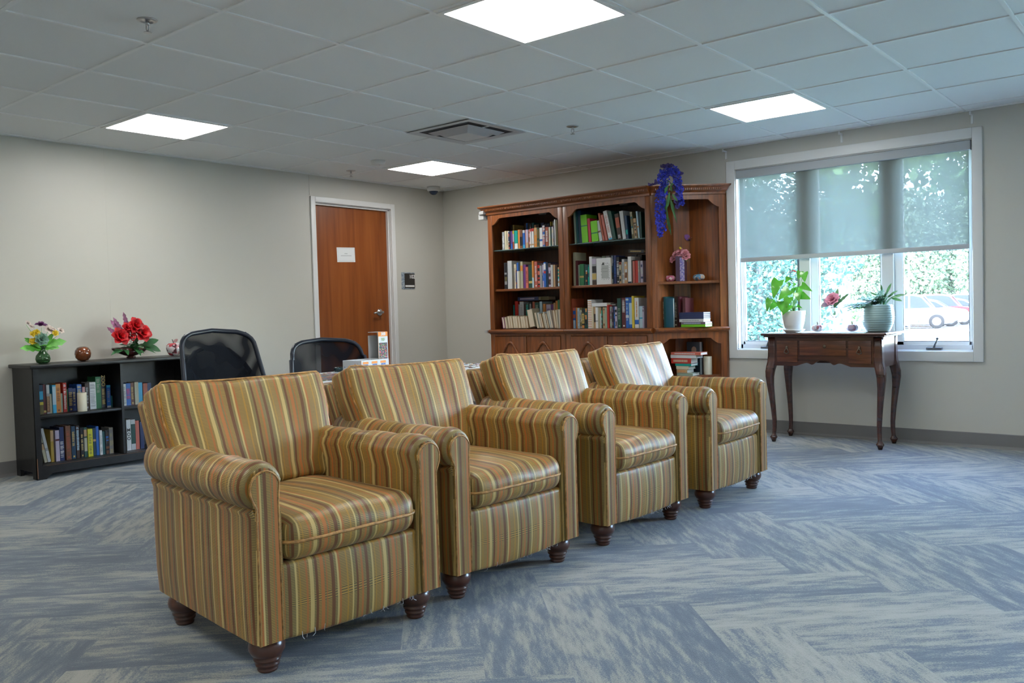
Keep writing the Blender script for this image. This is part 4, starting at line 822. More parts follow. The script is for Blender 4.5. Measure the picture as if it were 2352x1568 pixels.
shelf_row([(125, 186, 190, 'rust', {'deep': 1}), (192, 252, 435, 'blue', {'b': [('coral', .86, 1), ('pale blue', 0, .4), ('salmon', .5, .68)]}), (262, 310, 430, 'orange'), (314, 364, 440, 'pale blue', {'t': 'grey'}), (370, 432, 430, 'olive', MX('grey', 'olive', 'beige')), (438, 502, 460, 'black', {'b': [('gold', .25, .75), ('orange', .02, .16)], 't': 'olive'}), (506, 578, 450, 'dark teal', MX('orange', 'dark green', 'black')),
  (585, 690, 215, 'white', {'deep': 1, 'b': [('orange', f, f+.022) for f in [.05+.062*i for i in range(15)]]}), (696, 750, 400, 'cream'), (752, 800, 400, 'tan', {'b': [('dark brown', .28, .66)]}), (806, 868, 420, 'white', {'b': [('grey', .32, .37)]}), (870, 912, 420, 'beige'), (914, 952, 420, 'tan', {'b': [('white', 0, .7)]}), (957, 986, 420, 'dark green', MX('black', 'teal')), (990, 1056, 420, 'tan', MX('tan', 'brown', 'beige', 'dark green')),
  (1060, 1112, 420, 'pale green'), (1118, 1166, 360, 'red', {'lean': -1.5}), (1176, 1240, 400, 'mauve', MX('mauve', 'grey', 'pale green')), (1243, 1284, 400, 'dark patterned', MX('black', 'mauve')), (1288, 1328, 400, 'blue', MX('blue', 'navy')), (1332, 1386, 400, 'lilac', MX('lilac', 'mauve', 'black')), (1392, 1488, 180, 'dark green', {'t': 'pale green', 'tr': (.3, .68)}), (1502, 1612, 170, 'maroon', {'t': 'white', 'tr': (.5, .95)}),
  (1622, 1700, 155, 'blue', {'b': [('white', .33, .42), ('pale blue', .9, .96)], 't': 'pale blue'}), (1702, 1784, 155, 'pale blue', {'b': [('blue', .82, 1), ('blue', 0, .12)]}), (1790, 1846, 115, 'yellow', {'deep': 1}), (1858, 1966, 165, 'white', {'word': ('LAND OF A REAL DEAL', .0125, .62, 'orange', 'side'), 'b': [('blue', .12, .27)], 'deep': 1}), (1974, 2064, 390, 'pale blue', {'b': [('cyan', .42, .48)]}), (2070, 2118, 390, 'lilac', MX('lilac', 'mauve'))],
  sx, sc_, 975, LZ, 3.450, 'y', .18, 'lowest shelf, '+MBk, 'books on the lowest shelf of the middle bookcase')
x0, x1, z, s_ = seg(sx, sc_, 700, 1105, 414, 3.452); lying(x0, x1, z+.004, .030, 3.452, .11, 'white', 'across the upright paperbacks, lowest shelf, middle bookcase', t=None)
x0, x1, z, s_ = seg(sx, sc_, 1130, 1384, 396, 3.51); lying(x0, x1, z+.002, .024, 3.51, .13, 'black', 'behind the white one, lowest shelf, middle bookcase', t='pale grey')
# slanted end unit books: plane through the middle of the niche
sx = (1490, 560); sc_ = 5.226
shelf_row([(82, 118, 645, 'black', {'t': 'gold', 'tr': (.2, .95)}), (121, 164, 645, 'dark brown', {'t': 'beige', 'big': 1, 'tr': (.25, .9)}), (168, 204, 637, 'dark teal')], sx, sc_, 995, LZ, 3.52, 'y', .18, 'the '+RB, 'books standing in the slanted end bookcase')
a = on_y(sx[0]+206/sc_, sx[1]+990/sc_, 3.53); b_ = on_y(sx[0]+300/sc_, sx[1]+990/sc_, 3.53); mb = MB(); mb.cur = (.015, .11, .17); w = b_.x-a.x; mb.box(0, w, 0, .003, 0, .236).box(0, .003, .003, .02, 0, .236).box(0, w, .017, .02, 0, .236); mb.cur = None
fb = mb.build('book', BOOKM); MB().box(.0035, w-.003, .0035, .0165, .002, .232).build('pages', PAGES, fb); fb.location = (a.x, 3.53, LZ+.001); tag(fb, 'large plain blue book with its cover turned outward in the slanted end bookcase', 'book', 'books standing in the slanted end bookcase')
shelf_row([(303, 352, 632, 'dark brown', {'t': 'beige', 'tr': (.2, .8)}), (355, 374, 634, 'maroon'), (405, 440, 650, 'maroon')], sx, sc_, 970, LZ, 3.60, 'y', .15, 'ledge behind the flat stack, '+RB, 'books standing in the slanted end bookcase')
px2 = lambda px, py, y: on_y(sx[0]+px/sc_, sx[1]+py/sc_, y)
RZ = R(12); z = LZ+.0015; st = [(388, 780, .020, 'lime green', 'at the bottom, upper stack of slanted end bookcase'), (388, 780, .020, 'mauve', 'second from bottom, upper stack of slanted end bookcase'), (368, 745, .024, 'white', 'below the four navy ones in the slanted end bookcase')]
st += [(368, 745, .0135, 'navy', p_+' of four navy ones stacked, slanted end bookcase') for p_ in ('lowest', 'second lowest', 'third lowest', 'topmost')]
for (l, rr, th, nm, wh) in st:
    p0 = px2(l, 960, 3.585); p1 = px2(l+292, 960, 3.585); ob = lying(p0.x, p1.x, z, th-.0008, 3.585, .125, nm, wh, t=('pale blue' if nm == 'mauve' else 'grey' if nm == 'white' else None)); z += th
z = .4535
for (l, rr, th, nm, wh, tt) in ((330, 520, .022, 'pale green', 'at the bottom, lower stack of the slanted end bookcase', None), (330, 455, .030, 'tan', 'second up in the lower stack, slanted end bookcase', 'orange'), (320, 470, .026, 'cream', 'third up in the lower stack, slanted end bookcase', None), (310, 500, .020, 'teal', 'under the thick red one in the lower stack', None),
      (262, 500, .044, 'red', 'thick, lower stack of the slanted end bookcase', 'cream'), (255, 560, .026, 'white', 'second from top, lower stack of the slanted end bookcase', None), (262, 620, .022, 'coral', 'on top of the lower stack, slanted end bookcase', 'white')):
    p0 = px2(l, 1400, 3.56); p1 = px2(rr, 1400, 3.56); lying(p0.x, p1.x, z, th-.0008, 3.565+.003*(th*1000 % 3), .12, nm, wh, t=tt, rz=0); z += th
p0 = px2(490, 1480, 3.72); mb = MB(); mb.cur = (.03, .05, .07); mb.box(0, .135, 0, .02, 0, .265); mb.cur = (.35, .24, .17); mb.ball((.065, .0005, .20), .026, 8, (1, .05, 1.2)); mb.cur = (.16, .09, .06); mb.ball((.065, 0, .15), .040, 8, (1, .04, .9)); mb.cur = (.3, .36, .42); mb.box(.118, .135, -.0006, 0, 0, .265); mb.cur = None
o = mb.build('book', BOOKM); o.location = (p0.x-.03, 3.735, .4535); o.scale = (1, 1, 1); tag(o, 'dark book with a portrait cover standing behind the lower stack, slanted end bookcase', 'book'); MB().box(.002, .133, .0205, .021, .002, .26).build('pages', PAGES, o)
def candle(loc, r_, h, label):
    o = thing('pillar_candle', loc, label, 'candle'); MB().lathe([(r_*.97, 0), (r_, .003), (r_, h-.004), (r_*.96, h), (r_*.8, h-.003), (r_*.2, h-.006)], n=24).build('wax', CANDLE, o); MB().tube([(0, 0, h-.006), (.001, 0, h+.004)], .0008, 5).build('wick', BLK, o)
p0 = px2(700, 1520, 3.74); candle((p0.x, 3.755, .4525), .034, .148, 'cream pillar candle in the lower niche of the slanted end bookcase')

# ------------------------------------------------------------------ low black shelf on the left wall
FX = -2.74; SY0, SY1, DIV = -.352, .815, .232
bs = thing('low_bookshelf', (-2.91, (SY0+SY1)/2, 0), 'low black wooden bookshelf with two bays against the left wall', 'bookshelf'); OB_ = Vector((2.91, -(SY0+SY1)/2, 0))
def S_(mb): mb.v = [tuple(Vector(v)+OB_) for v in mb.v]; return mb
XB = XL+.012
for y in (SY0, SY1-.022):
    mb = MB(); mb.box(XB, FX, y, y+.022, .045, .722).box(XB, XB+.06, y, y+.022, 0, .045).box(FX-.07, FX, y, y+.022, 0, .045); S_(mb).build('side_panel', BLACKW, bs)
S_(MB().box(XB, XB+.006, SY0+.023, SY1-.023, .04, .72)).build('back_panel', BLACKW, bs)
S_(MB().bbox(XB-.006, FX+.022, SY0-.022, SY1+.022, .724, .748, .006)).build('top', BLACKW, bs)
S_(MB().box(XB+.008, FX-.010, DIV-.009, DIV+.009, .092, .722)).build('divider', BLACKW, bs)
for a, b_ in ((SY0+.023, DIV-.010), (DIV+.010, SY1-.023)):
    S_(MB().bbox(XB+.008, FX-.014, a, b_, .396, .412, .002)).build('shelf', BLACKW, bs)
    S_(MB().box(XB+.008, FX-.014, a, b_, .074, .090)).build('bottom_shelf', BLACKW, bs)
mb = MB(); us = [SY0+(SY1-SY0)*i/60 for i in range(61)]
def apr(u):
    e = min(u-SY0, SY1-u); return 0 if e < .06 else (.0+.034*min(1, (e-.06)/.035)**.7)
mb.strip(us, apr, lambda u: .088, lambda u, z: (FX, u, z), .014, (-1, 0, 0))
for y in (SY0, SY1-.034): mb.box(FX-.012, FX+.003, y, y+.034, 0, .722)
S_(mb).build('face_frame', BLACKW, bs)
S_(MB().box(FX+.003, FX+.0035, SY0+.001, SY0+.005, .01, .14).box(FX+.0001, FX+.0005, SY0+.06, SY1-.3, .0865, .0877)).build('worn_edge', mat('worn_wood', (.30, .14, .06), .6), bs)
G1 = 'books on the upper shelf of the black bookshelf'; G2 = 'books on the bottom shelf of the black bookshelf'
shelf_row([(68, 96, 215, 'magenta'), (120, 205, 225, 'dark blue', {'b': [('cyan', .5, .78), ('olive', 0, .32), ('yellow', .32, .42)]}), (212, 268, 215, 'maroon', {'b': [('gold', .05, .12)]}), (275, 342, 220, 'grey', {'b': [('pale grey', .7, .98), ('brown', .05, .6)], 't': 'tan', 'tr': (.1, .6)}), (348, 396, 420, 'beige'), (400, 478, 230, 'cyan', {'b': [('pale blue', .3, .95)]}), (482, 582, 205, 'orange', {'t': 'brown', 'tr': (.4, .9)}), (586, 628, 410, 'pale green'),
  (634, 712, 180, 'red', {'t': 'white', 'tr': (.1, .95)}), (716, 742, 320, 'green'), (748, 835, 290, 'navy', {'t': 'gold', 'big': 1}), (840, 912, 300, 'navy', {'t': 'gold'}), (945, 1045, 215, 'blue', {'t': 'yellow', 'tr': (.6, .98), 'big': 1}), (1050, 1108, 270, 'pink', {'t': 'grey'}), (1114, 1196, 190, 'dark brown', {'t': 'grey'}), (1205, 1338, 165, 'white', {'t': 'grey', 'big': 1, 'tr': (.1, .95)}), (1342, 1456, 50, 'green', {'t': 'pale green', 'tr': (.5, .95)}),
  (1462, 1562, 40, 'black', {'word': ('ZOO', .034, .86, 'gold', 'side'), 't': 'gold', 'tr': (.12, .62)}), (1572, 1655, 230, 'blue', {'b': [('cyan', .9, 1), ('pale grey', 0, .08)], 't': 'grey'}), (1660, 1698, 560, 'dark teal')],
  (80, 860), 9.408, lambda x: 885-(x-68)*.085, .412, -2.86, 'x', .125, 'upper left shelf, low black bookshelf', G1)
shelf_row([(1190, 1290, 105, 'black', {'t': 'grey', 'tr': (.88, .95)}), (1600, 1690, 130, 'rust')], (80, 860), 9.408, 760, .412, -3.0, 'x', .06, 'upper left shelf back row, black bookshelf', G1)
p0 = on_x(80+1025/9.408, 860+830/9.408, -2.80); candle((-2.795, p0.y, .4125), .0300, .128, 'cream pillar candle in front of the books on the low black bookshelf')
shelf_row([(1922, 1988, 205, 'white', {'t': 'grey', 'tr': (.1, .9), 'big': 1}), (1994, 2092, 190, 'blue', {'t': 'crimson', 'tr': (.3, .8), 'big': 1}), (2098, 2170, 180, 'brown', {'t': 'gold'}), (2174, 2260, 165, 'beige'), (2264, 2350, 175, 'cyan'), (2356, 2450, 190, 'rust'), (2456, 2540, 180, 'navy')],
  (80, 860), 9.408, lambda x: 705-(x-1922)*.06, .412, -2.86, 'x', .16, 'upper right shelf, low black bookshelf', G1)
shelf_row([(218, 280, 310, 'beige', {'lean': -10, 'b': [('tan', .42, .62), ('dark brown', .6, .65)]}), (298, 362, 225, 'pale grey', {'lean': -10, 'b': [('grey', .33, .42)]}), (372, 438, 265, 'mustard', {'b': [('tan', .65, .98)]}), (470, 555, 265, 'lilac', {'b': [('maroon', .66, .72)]}), (568, 662, 195, 'navy', {'t': 'white', 'big': 1, 'tr': (.1, .6)}), (690, 800, 165, 'brown', {'t': 'rust'}), (818, 908, 175, 'dark blue', {'t': 'gold', 'tr': (.4, .85)}),
  (926, 1000, 165, 'dark brown', {'t': 'pale blue', 'big': 1, 'tr': (.25, .95)}), (1008, 1080, 205, 'black', {'t': 'gold'}), (1092, 1160, 205, 'dark green', {'b': [('beige', .2, .65), ('tan', .7, .93)]}), (1168, 1272, 235, 'bright yellow', {'t': 'olive', 'tr': (.1, .9)}), (1282, 1346, 215, 'dark blue', {'b': [('tan', .52, .60)]}), (1354, 1416, 180, 'blue'), (1424, 1480, 265, 'white', {'t': 'grey', 'tr': (.1, .8)}), (1484, 1540, 290, 'dark teal'),
  (1548, 1626, 260, 'dark patterned', MX('black', 'blue', 'brown', 'dark brown')), (1634, 1718, 205, 'grey', MX('grey', 'beige', 'dark brown'))],
  (80, 960), 9.408, lambda x: 975-(x-218)*.115, .090, -2.83, 'x', .17, 'bottom left shelf, low black bookshelf', G2)
shelf_row([(2002, 2096, 35, 'white', {'word': ('MOO', .031, .66, 'black', 'up')}), (2106, 2200, 30, 'pale grey', {'b': [('dark green', .2, .85)]}), (2208, 2290, 60, 'coral'), (2296, 2380, 80, 'navy')], (80, 960), 9.408, lambda x: 760-(x-2002)*.1, .090, -2.85, 'x', .17, 'bottom right shelf, low black bookshelf', G2)

# ------------------------------------------------------------------ console table under the window
CX, CZT = 1.000, .800; ct = thing('console_table', (CX, 3.60, 0), 'dark wood console table with curved cabriole legs under the window', 'table'); OC = Vector((-CX, -3.60, 0))
def K(mb): mb.v = [tuple(Vector(v)+OC) for v in mb.v]; return mb
X0, X1, Y0, Y1 = CX-.440, CX+.440, 3.375, 3.815
mb = MB().rbox(CX, (Y0+Y1)/2, CZT-.009, (X1-X0)/2, (Y1-Y0)/2, .009, .008, 3, 1).rbox(CX, (Y0+Y1)/2, CZT-.023, (X1-X0)/2-.016, (Y1-Y0)/2-.016, .006, .005, 2, 1); K(mb).build('table_top', DTAB, ct)
ax0, ax1, ay0, ay1 = CX-.400, CX+.400, 3.415, 3.785; zt = CZT-.029
mb = MB()
def apl(u):
    v = (u-CX)/.19
    if abs(v) > 1: return .563
    return .563+.036*(1-abs(v)**2.2)-(.020*math.exp(-((abs(v)-.40)/.13)**2))+.006*cos(v*6)*(abs(v) < .3)
us = [ax0+.05+(ax1-ax0-.1)*i/80 for i in range(81)]
mb.strip(us, apl, lambda u: zt, lambda u, z: (u, ay0+.004, z), .018, (0, 1, 0)); K(mb).build('front_apron', DTAB, ct)
for a in (ax0+.004, ax1-.020): K(MB().box(a, a+.016, ay0+.05, ay1-.02, .563, zt)).build('side_apron', DTAB, ct)
K(MB().box(ax0+.05, ax1-.05, ay1-.020, ay1-.004, .563, zt)).build('back_apron', DTAB, ct)
for (a, b_, z0, pull) in ((ax0+.068, ax0+.222, .588, 1), (ax0+.236, ax1-.236, .640, 0), (ax1-.222, ax1-.068, .588, 1)):
    d_ = K(MB().bbox(a, b_, ay0-.003, ay0+.003, z0, zt-.026, .0025)).build('drawer', wood('drawer_burl', (.055, .015, .009), (.15, .045, .02), .22, 'X', 9, .6), ct); c = (a+b_)/2; zc = (z0+zt-.026)/2+.012
    if pull:
        hd = MB().ball((c, ay0-.008, zc+.018), .010, 8, (1, .8, 1.2)); hd.tube([(c, ay0-.012, zc+.016), (c-.012, ay0-.014, zc-.004), (c-.017, ay0-.014, zc-.018), (c, ay0-.014, zc-.026), (c+.017, ay0-.014, zc-.018), (c+.012, ay0-.014, zc-.004), (c, ay0-.012, zc+.016)], .0032, 6)
        K(hd).build('drop_pull', mat('dark_brass', (.14, .11, .08), .3, .9), d_)
    else: K(MB().lathe([(.012, 0), (.011, .004), (.003, .005)], mtx=Matrix.Translation((c+.015, ay0-.003, zc)) @ Matrix.Rotation(pi/2, 4, 'X'), n=16)).build('keyhole_plate', mat('dark_brass', (.14, .11, .08), .3, .9), d_)
for sx_ in (-1, 1):
    for sy_ in (-1, 1):
        bx = CX+sx_*.373; by = (ay0+.027 if sy_ < 0 else ay1-.027); mb = MB()
        # square post blending into an S curved leg
        P = [(0, .770, .027), (0, .700, .027), (0, .640, .028), (.002, .595, .029), (.010, .560, .032), (.019, .520, .034), (.022, .480, .031), (.019, .420, .026), (.011, .340, .022), (.003, .250, .019), (-.003, .160, .0165), (-.003, .100, .015), (0, .060, .014), (.002, .048, .018), (.003, .036, .026), (.003, .031, .026), (.003, .022, .020), (.003, .0, .013)]
        G = []; N = 20
        for off, z, r_ in P:
            sq = 1 if z > .59 else max(0, (z-.50)/.09); row = []
            for k in range(N):
                a = 2*pi*k/N+pi/4; c_, s_ = cos(a), sin(a); m_ = max(abs(c_), abs(s_)); f = (1-sq)+sq/m_*.98
                row.append((bx+sx_*off*.9+r_*c_*f, by+sy_*off*.7+r_*s_*f, z))
            G.append(mb.add(row))
        for a, b_ in zip(G, G[1:]):
            for k in range(N): mb.face([a+k, b_+k, b_+(k+1) % N, a+(k+1) % N], None, True)
        mb.face([G[0]+k for k in range(N)]); mb.face([G[-1]+k for k in reversed(range(N))]); K(mb).build('leg', DTAB, ct)
# runner cloth
mb = MB(); n1 = 24; g0 = []
a = on_y(1835, 758, 3.60).x; b_ = on_y(1995, 758, 3.60).x
for i in range(n1+1):
    x = a+(b_-a)*i/n1; w_ = .165*(1 if 3 < i < n1-3 else (.4+.6*min(i, n1-i)/3)); g0.append(mb.add([(x, 3.595-w_, CZT+.0008), (x, 3.595+w_, CZT+.0008), (x, 3.595-w_, CZT+.0022), (x, 3.595+w_, CZT+.0022)]))
for p, q in zip(g0, g0[1:]):
    mb.face([p+2, q+2, q+3, p+3]); mb.face([p, p+1, q+1, q]); mb.face([p, q, q+2, p+2]); mb.face([p+1, p+3, q+3, q+1])
mb.face([g0[0], g0[0]+2, g0[0]+3, g0[0]+1]); mb.face([g0[-1], g0[-1]+1, g0[-1]+3, g0[-1]+2])
tag(mb.build('table_runner', mat('runner_cloth', (.62, .66, .68), .7, bump=.5, bscale=120)), 'small pale cloth runner lying in the middle of the console table', 'cloth')
TZ = CZT+.0005; Y = 3.58
def at_table(px, y=Y): return on_y(px, 755, y).x
# anthurium
x = at_table(1823); S1 = FPX/(Vector((x, Y, .9))-CAM).dot(fw)
po = thing('flower_pot', (x, Y, TZ), 'white ceramic pot with matching saucer holding the green anthurium', 'plant pot')
PW_ = mat('white_ceramic', (.66, .66, .62), .18, coat=.5)
MB().lathe([(.052, .012), (.062, .020), (.074, .060), (.082, .110), (.086, .155), (.085, .1575), (.080, .156), (.078, .12), (.076, .110)], n=36).build('pot_body', PW_, po)
MB().lathe([(.060, 0), (.064, .002), (.080, .017), (.081, .0225), (.078, .022), (.066, .008), (.05, .006)], n=36).build('saucer', PW_, po)
MB().lathe([(.0765, .128), (.077, .134), (.04, .139), (.005, .140)], n=24).build('soil', mat('soil', (.03, .02, .012), .9, bump=1, bscale=60), po)
def plant(name, label, cat, x, y, z): return thing(name, (x, y, z), label, cat)
an = plant('anthurium_plant', 'leafy green anthurium with one red bloom growing in the white pot', 'plant', x, Y, TZ+.132)
ANT = mat('anthurium_leaf', (.10, .42, .035), .28, var=.35, vscale=14, coat=.3); STM = mat('plant_stem', (.14, .30, .08), .5)
def loc_of(px, py, y): q = on_y(px, py, y); return Vector((q.x-x, y-Y, q.z-TZ-.132))
lv = [(1787, 648, 3.56, (-.35, -.3, -.95), .135, .105), (1806, 642, 3.60, (.8, -.3, .2), .05, .05), (1768, 690, 3.54, (-.3, -.3, -.9), .09, .065), (1781, 696, 3.55, (-.55, -.4, -.7), .075, .06), (1797, 695, 3.52, (.15, -.4, -.9), .095, .085), (1810, 668, 3.53, (-.5, -.5, -.45), .10, .09),
      (1811, 685, 3.50, (-.2, -.4, -.9), .08, .07), (1838, 625, 3.60, (-.25, -.2, -.9), .06, .05), (1847, 628, 3.58, (.15, -.4, -.9), .068, .060), (1843, 656, 3.56, (.85, -.4, -.4), .095, .055), (1832, 674, 3.52, (.3, -.5, -.8), .07, .06), (1842, 678, 3.54, (.85, -.4, -.35), .08, .06),
      (1811, 654, 3.60, (.5, -.6, .1), .04, .045), (1822, 654, 3.60, (.6, -.5, .1), .035, .035), (1812, 703, 3.50, (-.5, -.5, -.7), .085, .06), (1832, 702, 3.55, (.8, -.4, -.3), .045, .022), (1821, 668, 3.62, (.6, -.4, .5), .05, .04), (1836, 664, 3.60, (-.3, -.4, -.8), .06, .05)]
for (px, py, yy, d_, L_, W_) in lv:
    b_ = loc_of(px, py, yy); root = Vector((random.uniform(-.012, .012), random.uniform(-.01, .01), .005)); mid = (root+b_)*.5+Vector(((b_.x)*-.12, 0, .02))
    s_ = MB().tube([root, root.lerp(mid, .5), mid, mid.lerp(b_, .55), b_], [.0028, .0024, .002, .0018, .0015], 6).build('stem', STM, an)
    MB().leaf(b_-Vector(d_).normalized()*L_*.1, d_, (random.uniform(-.3, .3), -1, random.uniform(.1, .5)), L_, W_, 'heart', .25, 7, .18).build('leaf', ANT, an)
b_ = loc_of(1821, 622, 3.57); MB().tube([(0, 0, .005), (b_*.5)+Vector((.002, 0, 0)), b_], [.002, .0018, .0015], 6).build('stem', STM, an)
MB().leaf(b_, (-1, -.2, -.25), (0, -.3, 1), .036, .030, 'heart', .3, 6, .2).leaf(b_, (1, -.2, -.1), (0, -.3, 1), .032, .028, 'heart', .3, 6, .2).build('red_bloom', mat('spathe_red', (.62, .03, .025), .25, coat=.5), an)
MB().tube([b_, b_+Vector((0, -.002, .030))], [.0028, .0018], 8).build('spadix', mat('spadix', (.5, .4, .12), .6), an)
# mint pot with cactus-like fronds
x = at_table(2017); po = thing('flower_pot', (x, Y, TZ), 'pale blue-green ribbed round pot on the right end of the console table', 'plant pot'); pr = [(.062, 0), (.070, .004)]
for i in range(34):
    z = .008+i*.0052; r_ = .074+.030*sin(min(1, z/.10)*pi/2)-.010*max(0, (z-.10)/.08)**2; pr.append((r_+(.0020 if i % 3 == 0 else -.0010), z))
pr += [(.0925, .187), (.089, .188), (.086, .186), (.084, .165)]; MB().lathe(pr, n=48).build('pot_body', mat('mint_ceramic', (.34, .50, .50), .3, coat=.3), po); MB().lathe([(.086, .160), (.04, .166), (.005, .167)], n=24).build('soil', MATS['soil'], po)
fn_ = plant('potted_fern', 'arching green fern and strap leaves growing in the ribbed pale pot', 'plant', x, Y, TZ+.163); mb = MB(); rn = random.Random(3)
for k in range(44):
    a = rn.uniform(0, 2*pi); d_ = Vector((cos(a)-.55, sin(a)*.7-.2, rn.uniform(.5, 1.3))).normalized(); L_ = rn.uniform(.13, .22); p0 = Vector((rn.uniform(-.05, .02), rn.uniform(-.03, .03), 0)); pts = [p0+d_*L_*t-Vector((0, 0, .055*t*t*L_/.15)) for t in [i/9 for i in range(10)]]
    mb.tube(pts, .0011, 4)
    for i in range(2, 10):
        t_ = (pts[i]-pts[i-1]).normalized(); s_ = t_.cross(Vector((0, 0, 1))).normalized()
        for q in (-1, 1): mb.leaf(pts[i], s_*q+t_*.5, (0, -.2, 1), .038*(1.15-i/12), .020, 'lance', .2, 3, .1)
mb.build('fern_fronds', mat('fern_green', (.07, .24, .10), .5, var=.4, vscale=40), fn_)
mb = MB()
for (px, py, w_, dr_) in ((2046, 652, .020, .2), (2079, 676, .018, .6), (2070, 690, .02, .7), (2024, 655, .012, .7), (2060, 668, .016, .5), (2050, 676, .014, .4), (2036, 670, .013, .3), (2000, 672, .013, .6), (2066, 680, .016, .5)):
    b_ = on_y(px, py, Y-.02); e = Vector((b_.x-x, -.02, b_.z-TZ-.163)); s0 = Vector((.03, rn.uniform(-.03, .02), 0)); pts = [s0.lerp(e, t)+Vector((0, 0, .06*dr_*sin(pi*t))) for t in [i/8 for i in range(9)]]
    mb.tube(pts[:6], .0022, 5); mb.leaf(pts[4], e-pts[4], (0, -1, .6), (e-pts[4]).length*1.1, w_, 'lance', .05, 6, .3)
mb.build('strap_leaves', mat('strap_green', (.13, .34, .14), .35, var=.3, vscale=30), fn_)
# flower in a glass vase
x = at_table(1917); gv = thing('glass_vase', (x, Y, TZ+.0025), 'tall slim clear glass stem vase between two small pumpkins', 'vase'); CG = mat('clear_glass', (1, 1, 1), .03, trans=1)
pr = [(.030, 0), (.032, .003), (.020, .008), (.008, .016), (.006, .040), (.009, .048), (.006, .056), (.009, .066), (.006, .078), (.010, .084), (.006, .092), (.012, .100), (.020, .125), (.027, .165), (.029, .175)]
MB().lathe(pr+[(r_-.0018, z) for r_, z in reversed(pr[-4:])], n=28).build('vase_body', CG, gv)
fl = plant('silk_flower', 'pink silk flower with green sprigs standing in the glass stem vase', 'flower', x, Y, TZ+.115); mb = MB()
mb.bloom((-.004, -.02, .118), (-.1, -.8, .5), .046, 4, 9, 'round'); mb.build('pink_petals', mat('petal_pink', (.80, .36, .48), .6, var=.25, vscale=60), fl)
mb = MB().tube([(0, 0, .002), (0, -.008, .05), (-.004, -.018, .11)], .0018, 6).leaf((0, 0, .06), (.5, -.2, 1), (0, -1, 0), .10, .03, 'fern', .2, 7).leaf((0, 0, .07), (.85, 0, .75), (0, -1, 0), .13, .022, 'fern', .1, 9).leaf((0, 0, .07), (.15, .1, 1), (0, -1, 0), .13, .035, 'lance', .1, 5).leaf((0, 0, .03), (.1, -.4, -.1), (0, -1, 0), .055, .03, 'lance', .3, 5).leaf((-.01, 0, .07), (-.9, 0, .6), (0, -1, 0), .08, .02, 'lance', .3, 5)
mb.build('green_sprigs', mat('sprig_green', (.10, .26, .10), .5), fl)
mb = MB().leaf((-.02, -.01, .09), (-1, -.2, -.1), (0, -1, .3), .075, .04, 'round', .4, 5).leaf((-.02, -.01, .09), (-.6, -.2, .4), (0, -1, .3), .06, .04, 'round', .4, 5); mb.build('dusky_petals', mat('petal_dusky', (.36, .24, .34), .6), fl)
def pumpkin(loc, r_, label, m, squash=.75):
    o = thing('decorative_pumpkin', loc, label, 'pumpkin', rn.uniform(0, 3)); mb = MB(); n = 64; rings = []
    for i in range(1, 16):
        th = pi*i/16; row = []
        for k in range(n):
            a = 2*pi*k/n; l = abs(cos(a*4.5)); rr = r_*sin(th)**.8*(.86+.14*l**.5); z = r_*squash*(1-cos(th)*1.0); z -= .10*r_*math.exp(-((th-pi)/.35)**2)*2
            row.append((rr*cos(a), rr*sin(a), z))
        rings.append(mb.add(row))
    for a, b_ in zip(rings, rings[1:]):
        for k in range(n): mb.face([a+k, a+(k+1) % n, b_+(k+1) % n, b_+k], None, True)
    mb.face([rings[0]+k for k in reversed(range(n))]); mb.face([rings[-1]+k for k in range(n)]); mb.build('pumpkin_body', m, o)
    z = 2*r_*squash-.2*r_; MB().tube([(0, 0, z-.004), (.001, 0, z+.012), (.006, 0, z+.024)], [.0048, .0032, .0028], 8).build('pumpkin_stem', mat('stem_brown', (.07, .05, .03), .6), o)
pumpkin((at_table(1878), Y, TZ+.0025), .042, 'small marbled red and grey pumpkin left of the glass vase on the console', blotch('pumpkin_a', [(.22, .06, .07), (.36, .34, .34), (.20, .13, .16), (.40, .22, .20)], 42), .66)
pumpkin((at_table(1958), Y, TZ+.0025), .042, 'small marbled plum and grey pumpkin right of the glass vase on the console', blotch('pumpkin_b', [(.24, .09, .13), (.16, .14, .20), (.34, .24, .28), (.22, .05, .06)], 38, seed=4), .66)
# decorations in the slanted bookcase
sx = (1490, 560); sc_ = 5.226; q = px2(205, 430, 3.58)
pumpkin((q.x+.014, 3.625, SZ+.0005), .045, 'small pink marbled pumpkin left of the purple vase in the bookcase', blotch('pumpkin_c', [(.55, .12, .20), (.62, .45, .42), (.60, .22, .30), (.45, .05, .12)], 45, seed=2), .62)
q = px2(597, 420, 3.72); pumpkin((q.x-.004, 3.735, SZ+.0005), .048, 'small blue and white marbled pumpkin right of the purple vase', blotch('pumpkin_d', [(.10, .25, .38), (.58, .58, .54), (.05, .10, .16), (.50, .30, .20)], 50, seed=6), .62)
q = px2(390, 425, 3.66); pv = thing('square_vase', (q.x, 3.665, SZ+.0005), 'tall square purple vase with mosaic band and pink flowers in it', 'vase', R(14))
mb = MB(); w_ = .037; hv = .205
mb.box(-w_, w_, -w_, w_, 0, .004).box(-w_, -w_+.003, -w_, w_, .004, hv).box(w_-.003, w_, -w_, w_, .004, hv).box(-w_+.003, w_-.003, -w_, -w_+.003, .004, hv).box(-w_+.003, w_-.003, w_-.003, w_, .004, hv)
mb.build('vase_body', mat('dusky_purple', (.085, .045, .09), .3, coat=.4), pv); MB().box(-.002, w_-.002, -w_-.0012, -w_-.0001, .003, hv-.012).build('mosaic_band', blotch('mosaic_lilac', [(.25, .22, .60), (.42, .36, .62), (.16, .16, .50), (.50, .48, .66)], 110), pv)
sf = plant('flower_bunch', 'pink artificial flowers with a yellow centre in the purple vase', 'flowers', q.x, 3.665, SZ+hv-.02)
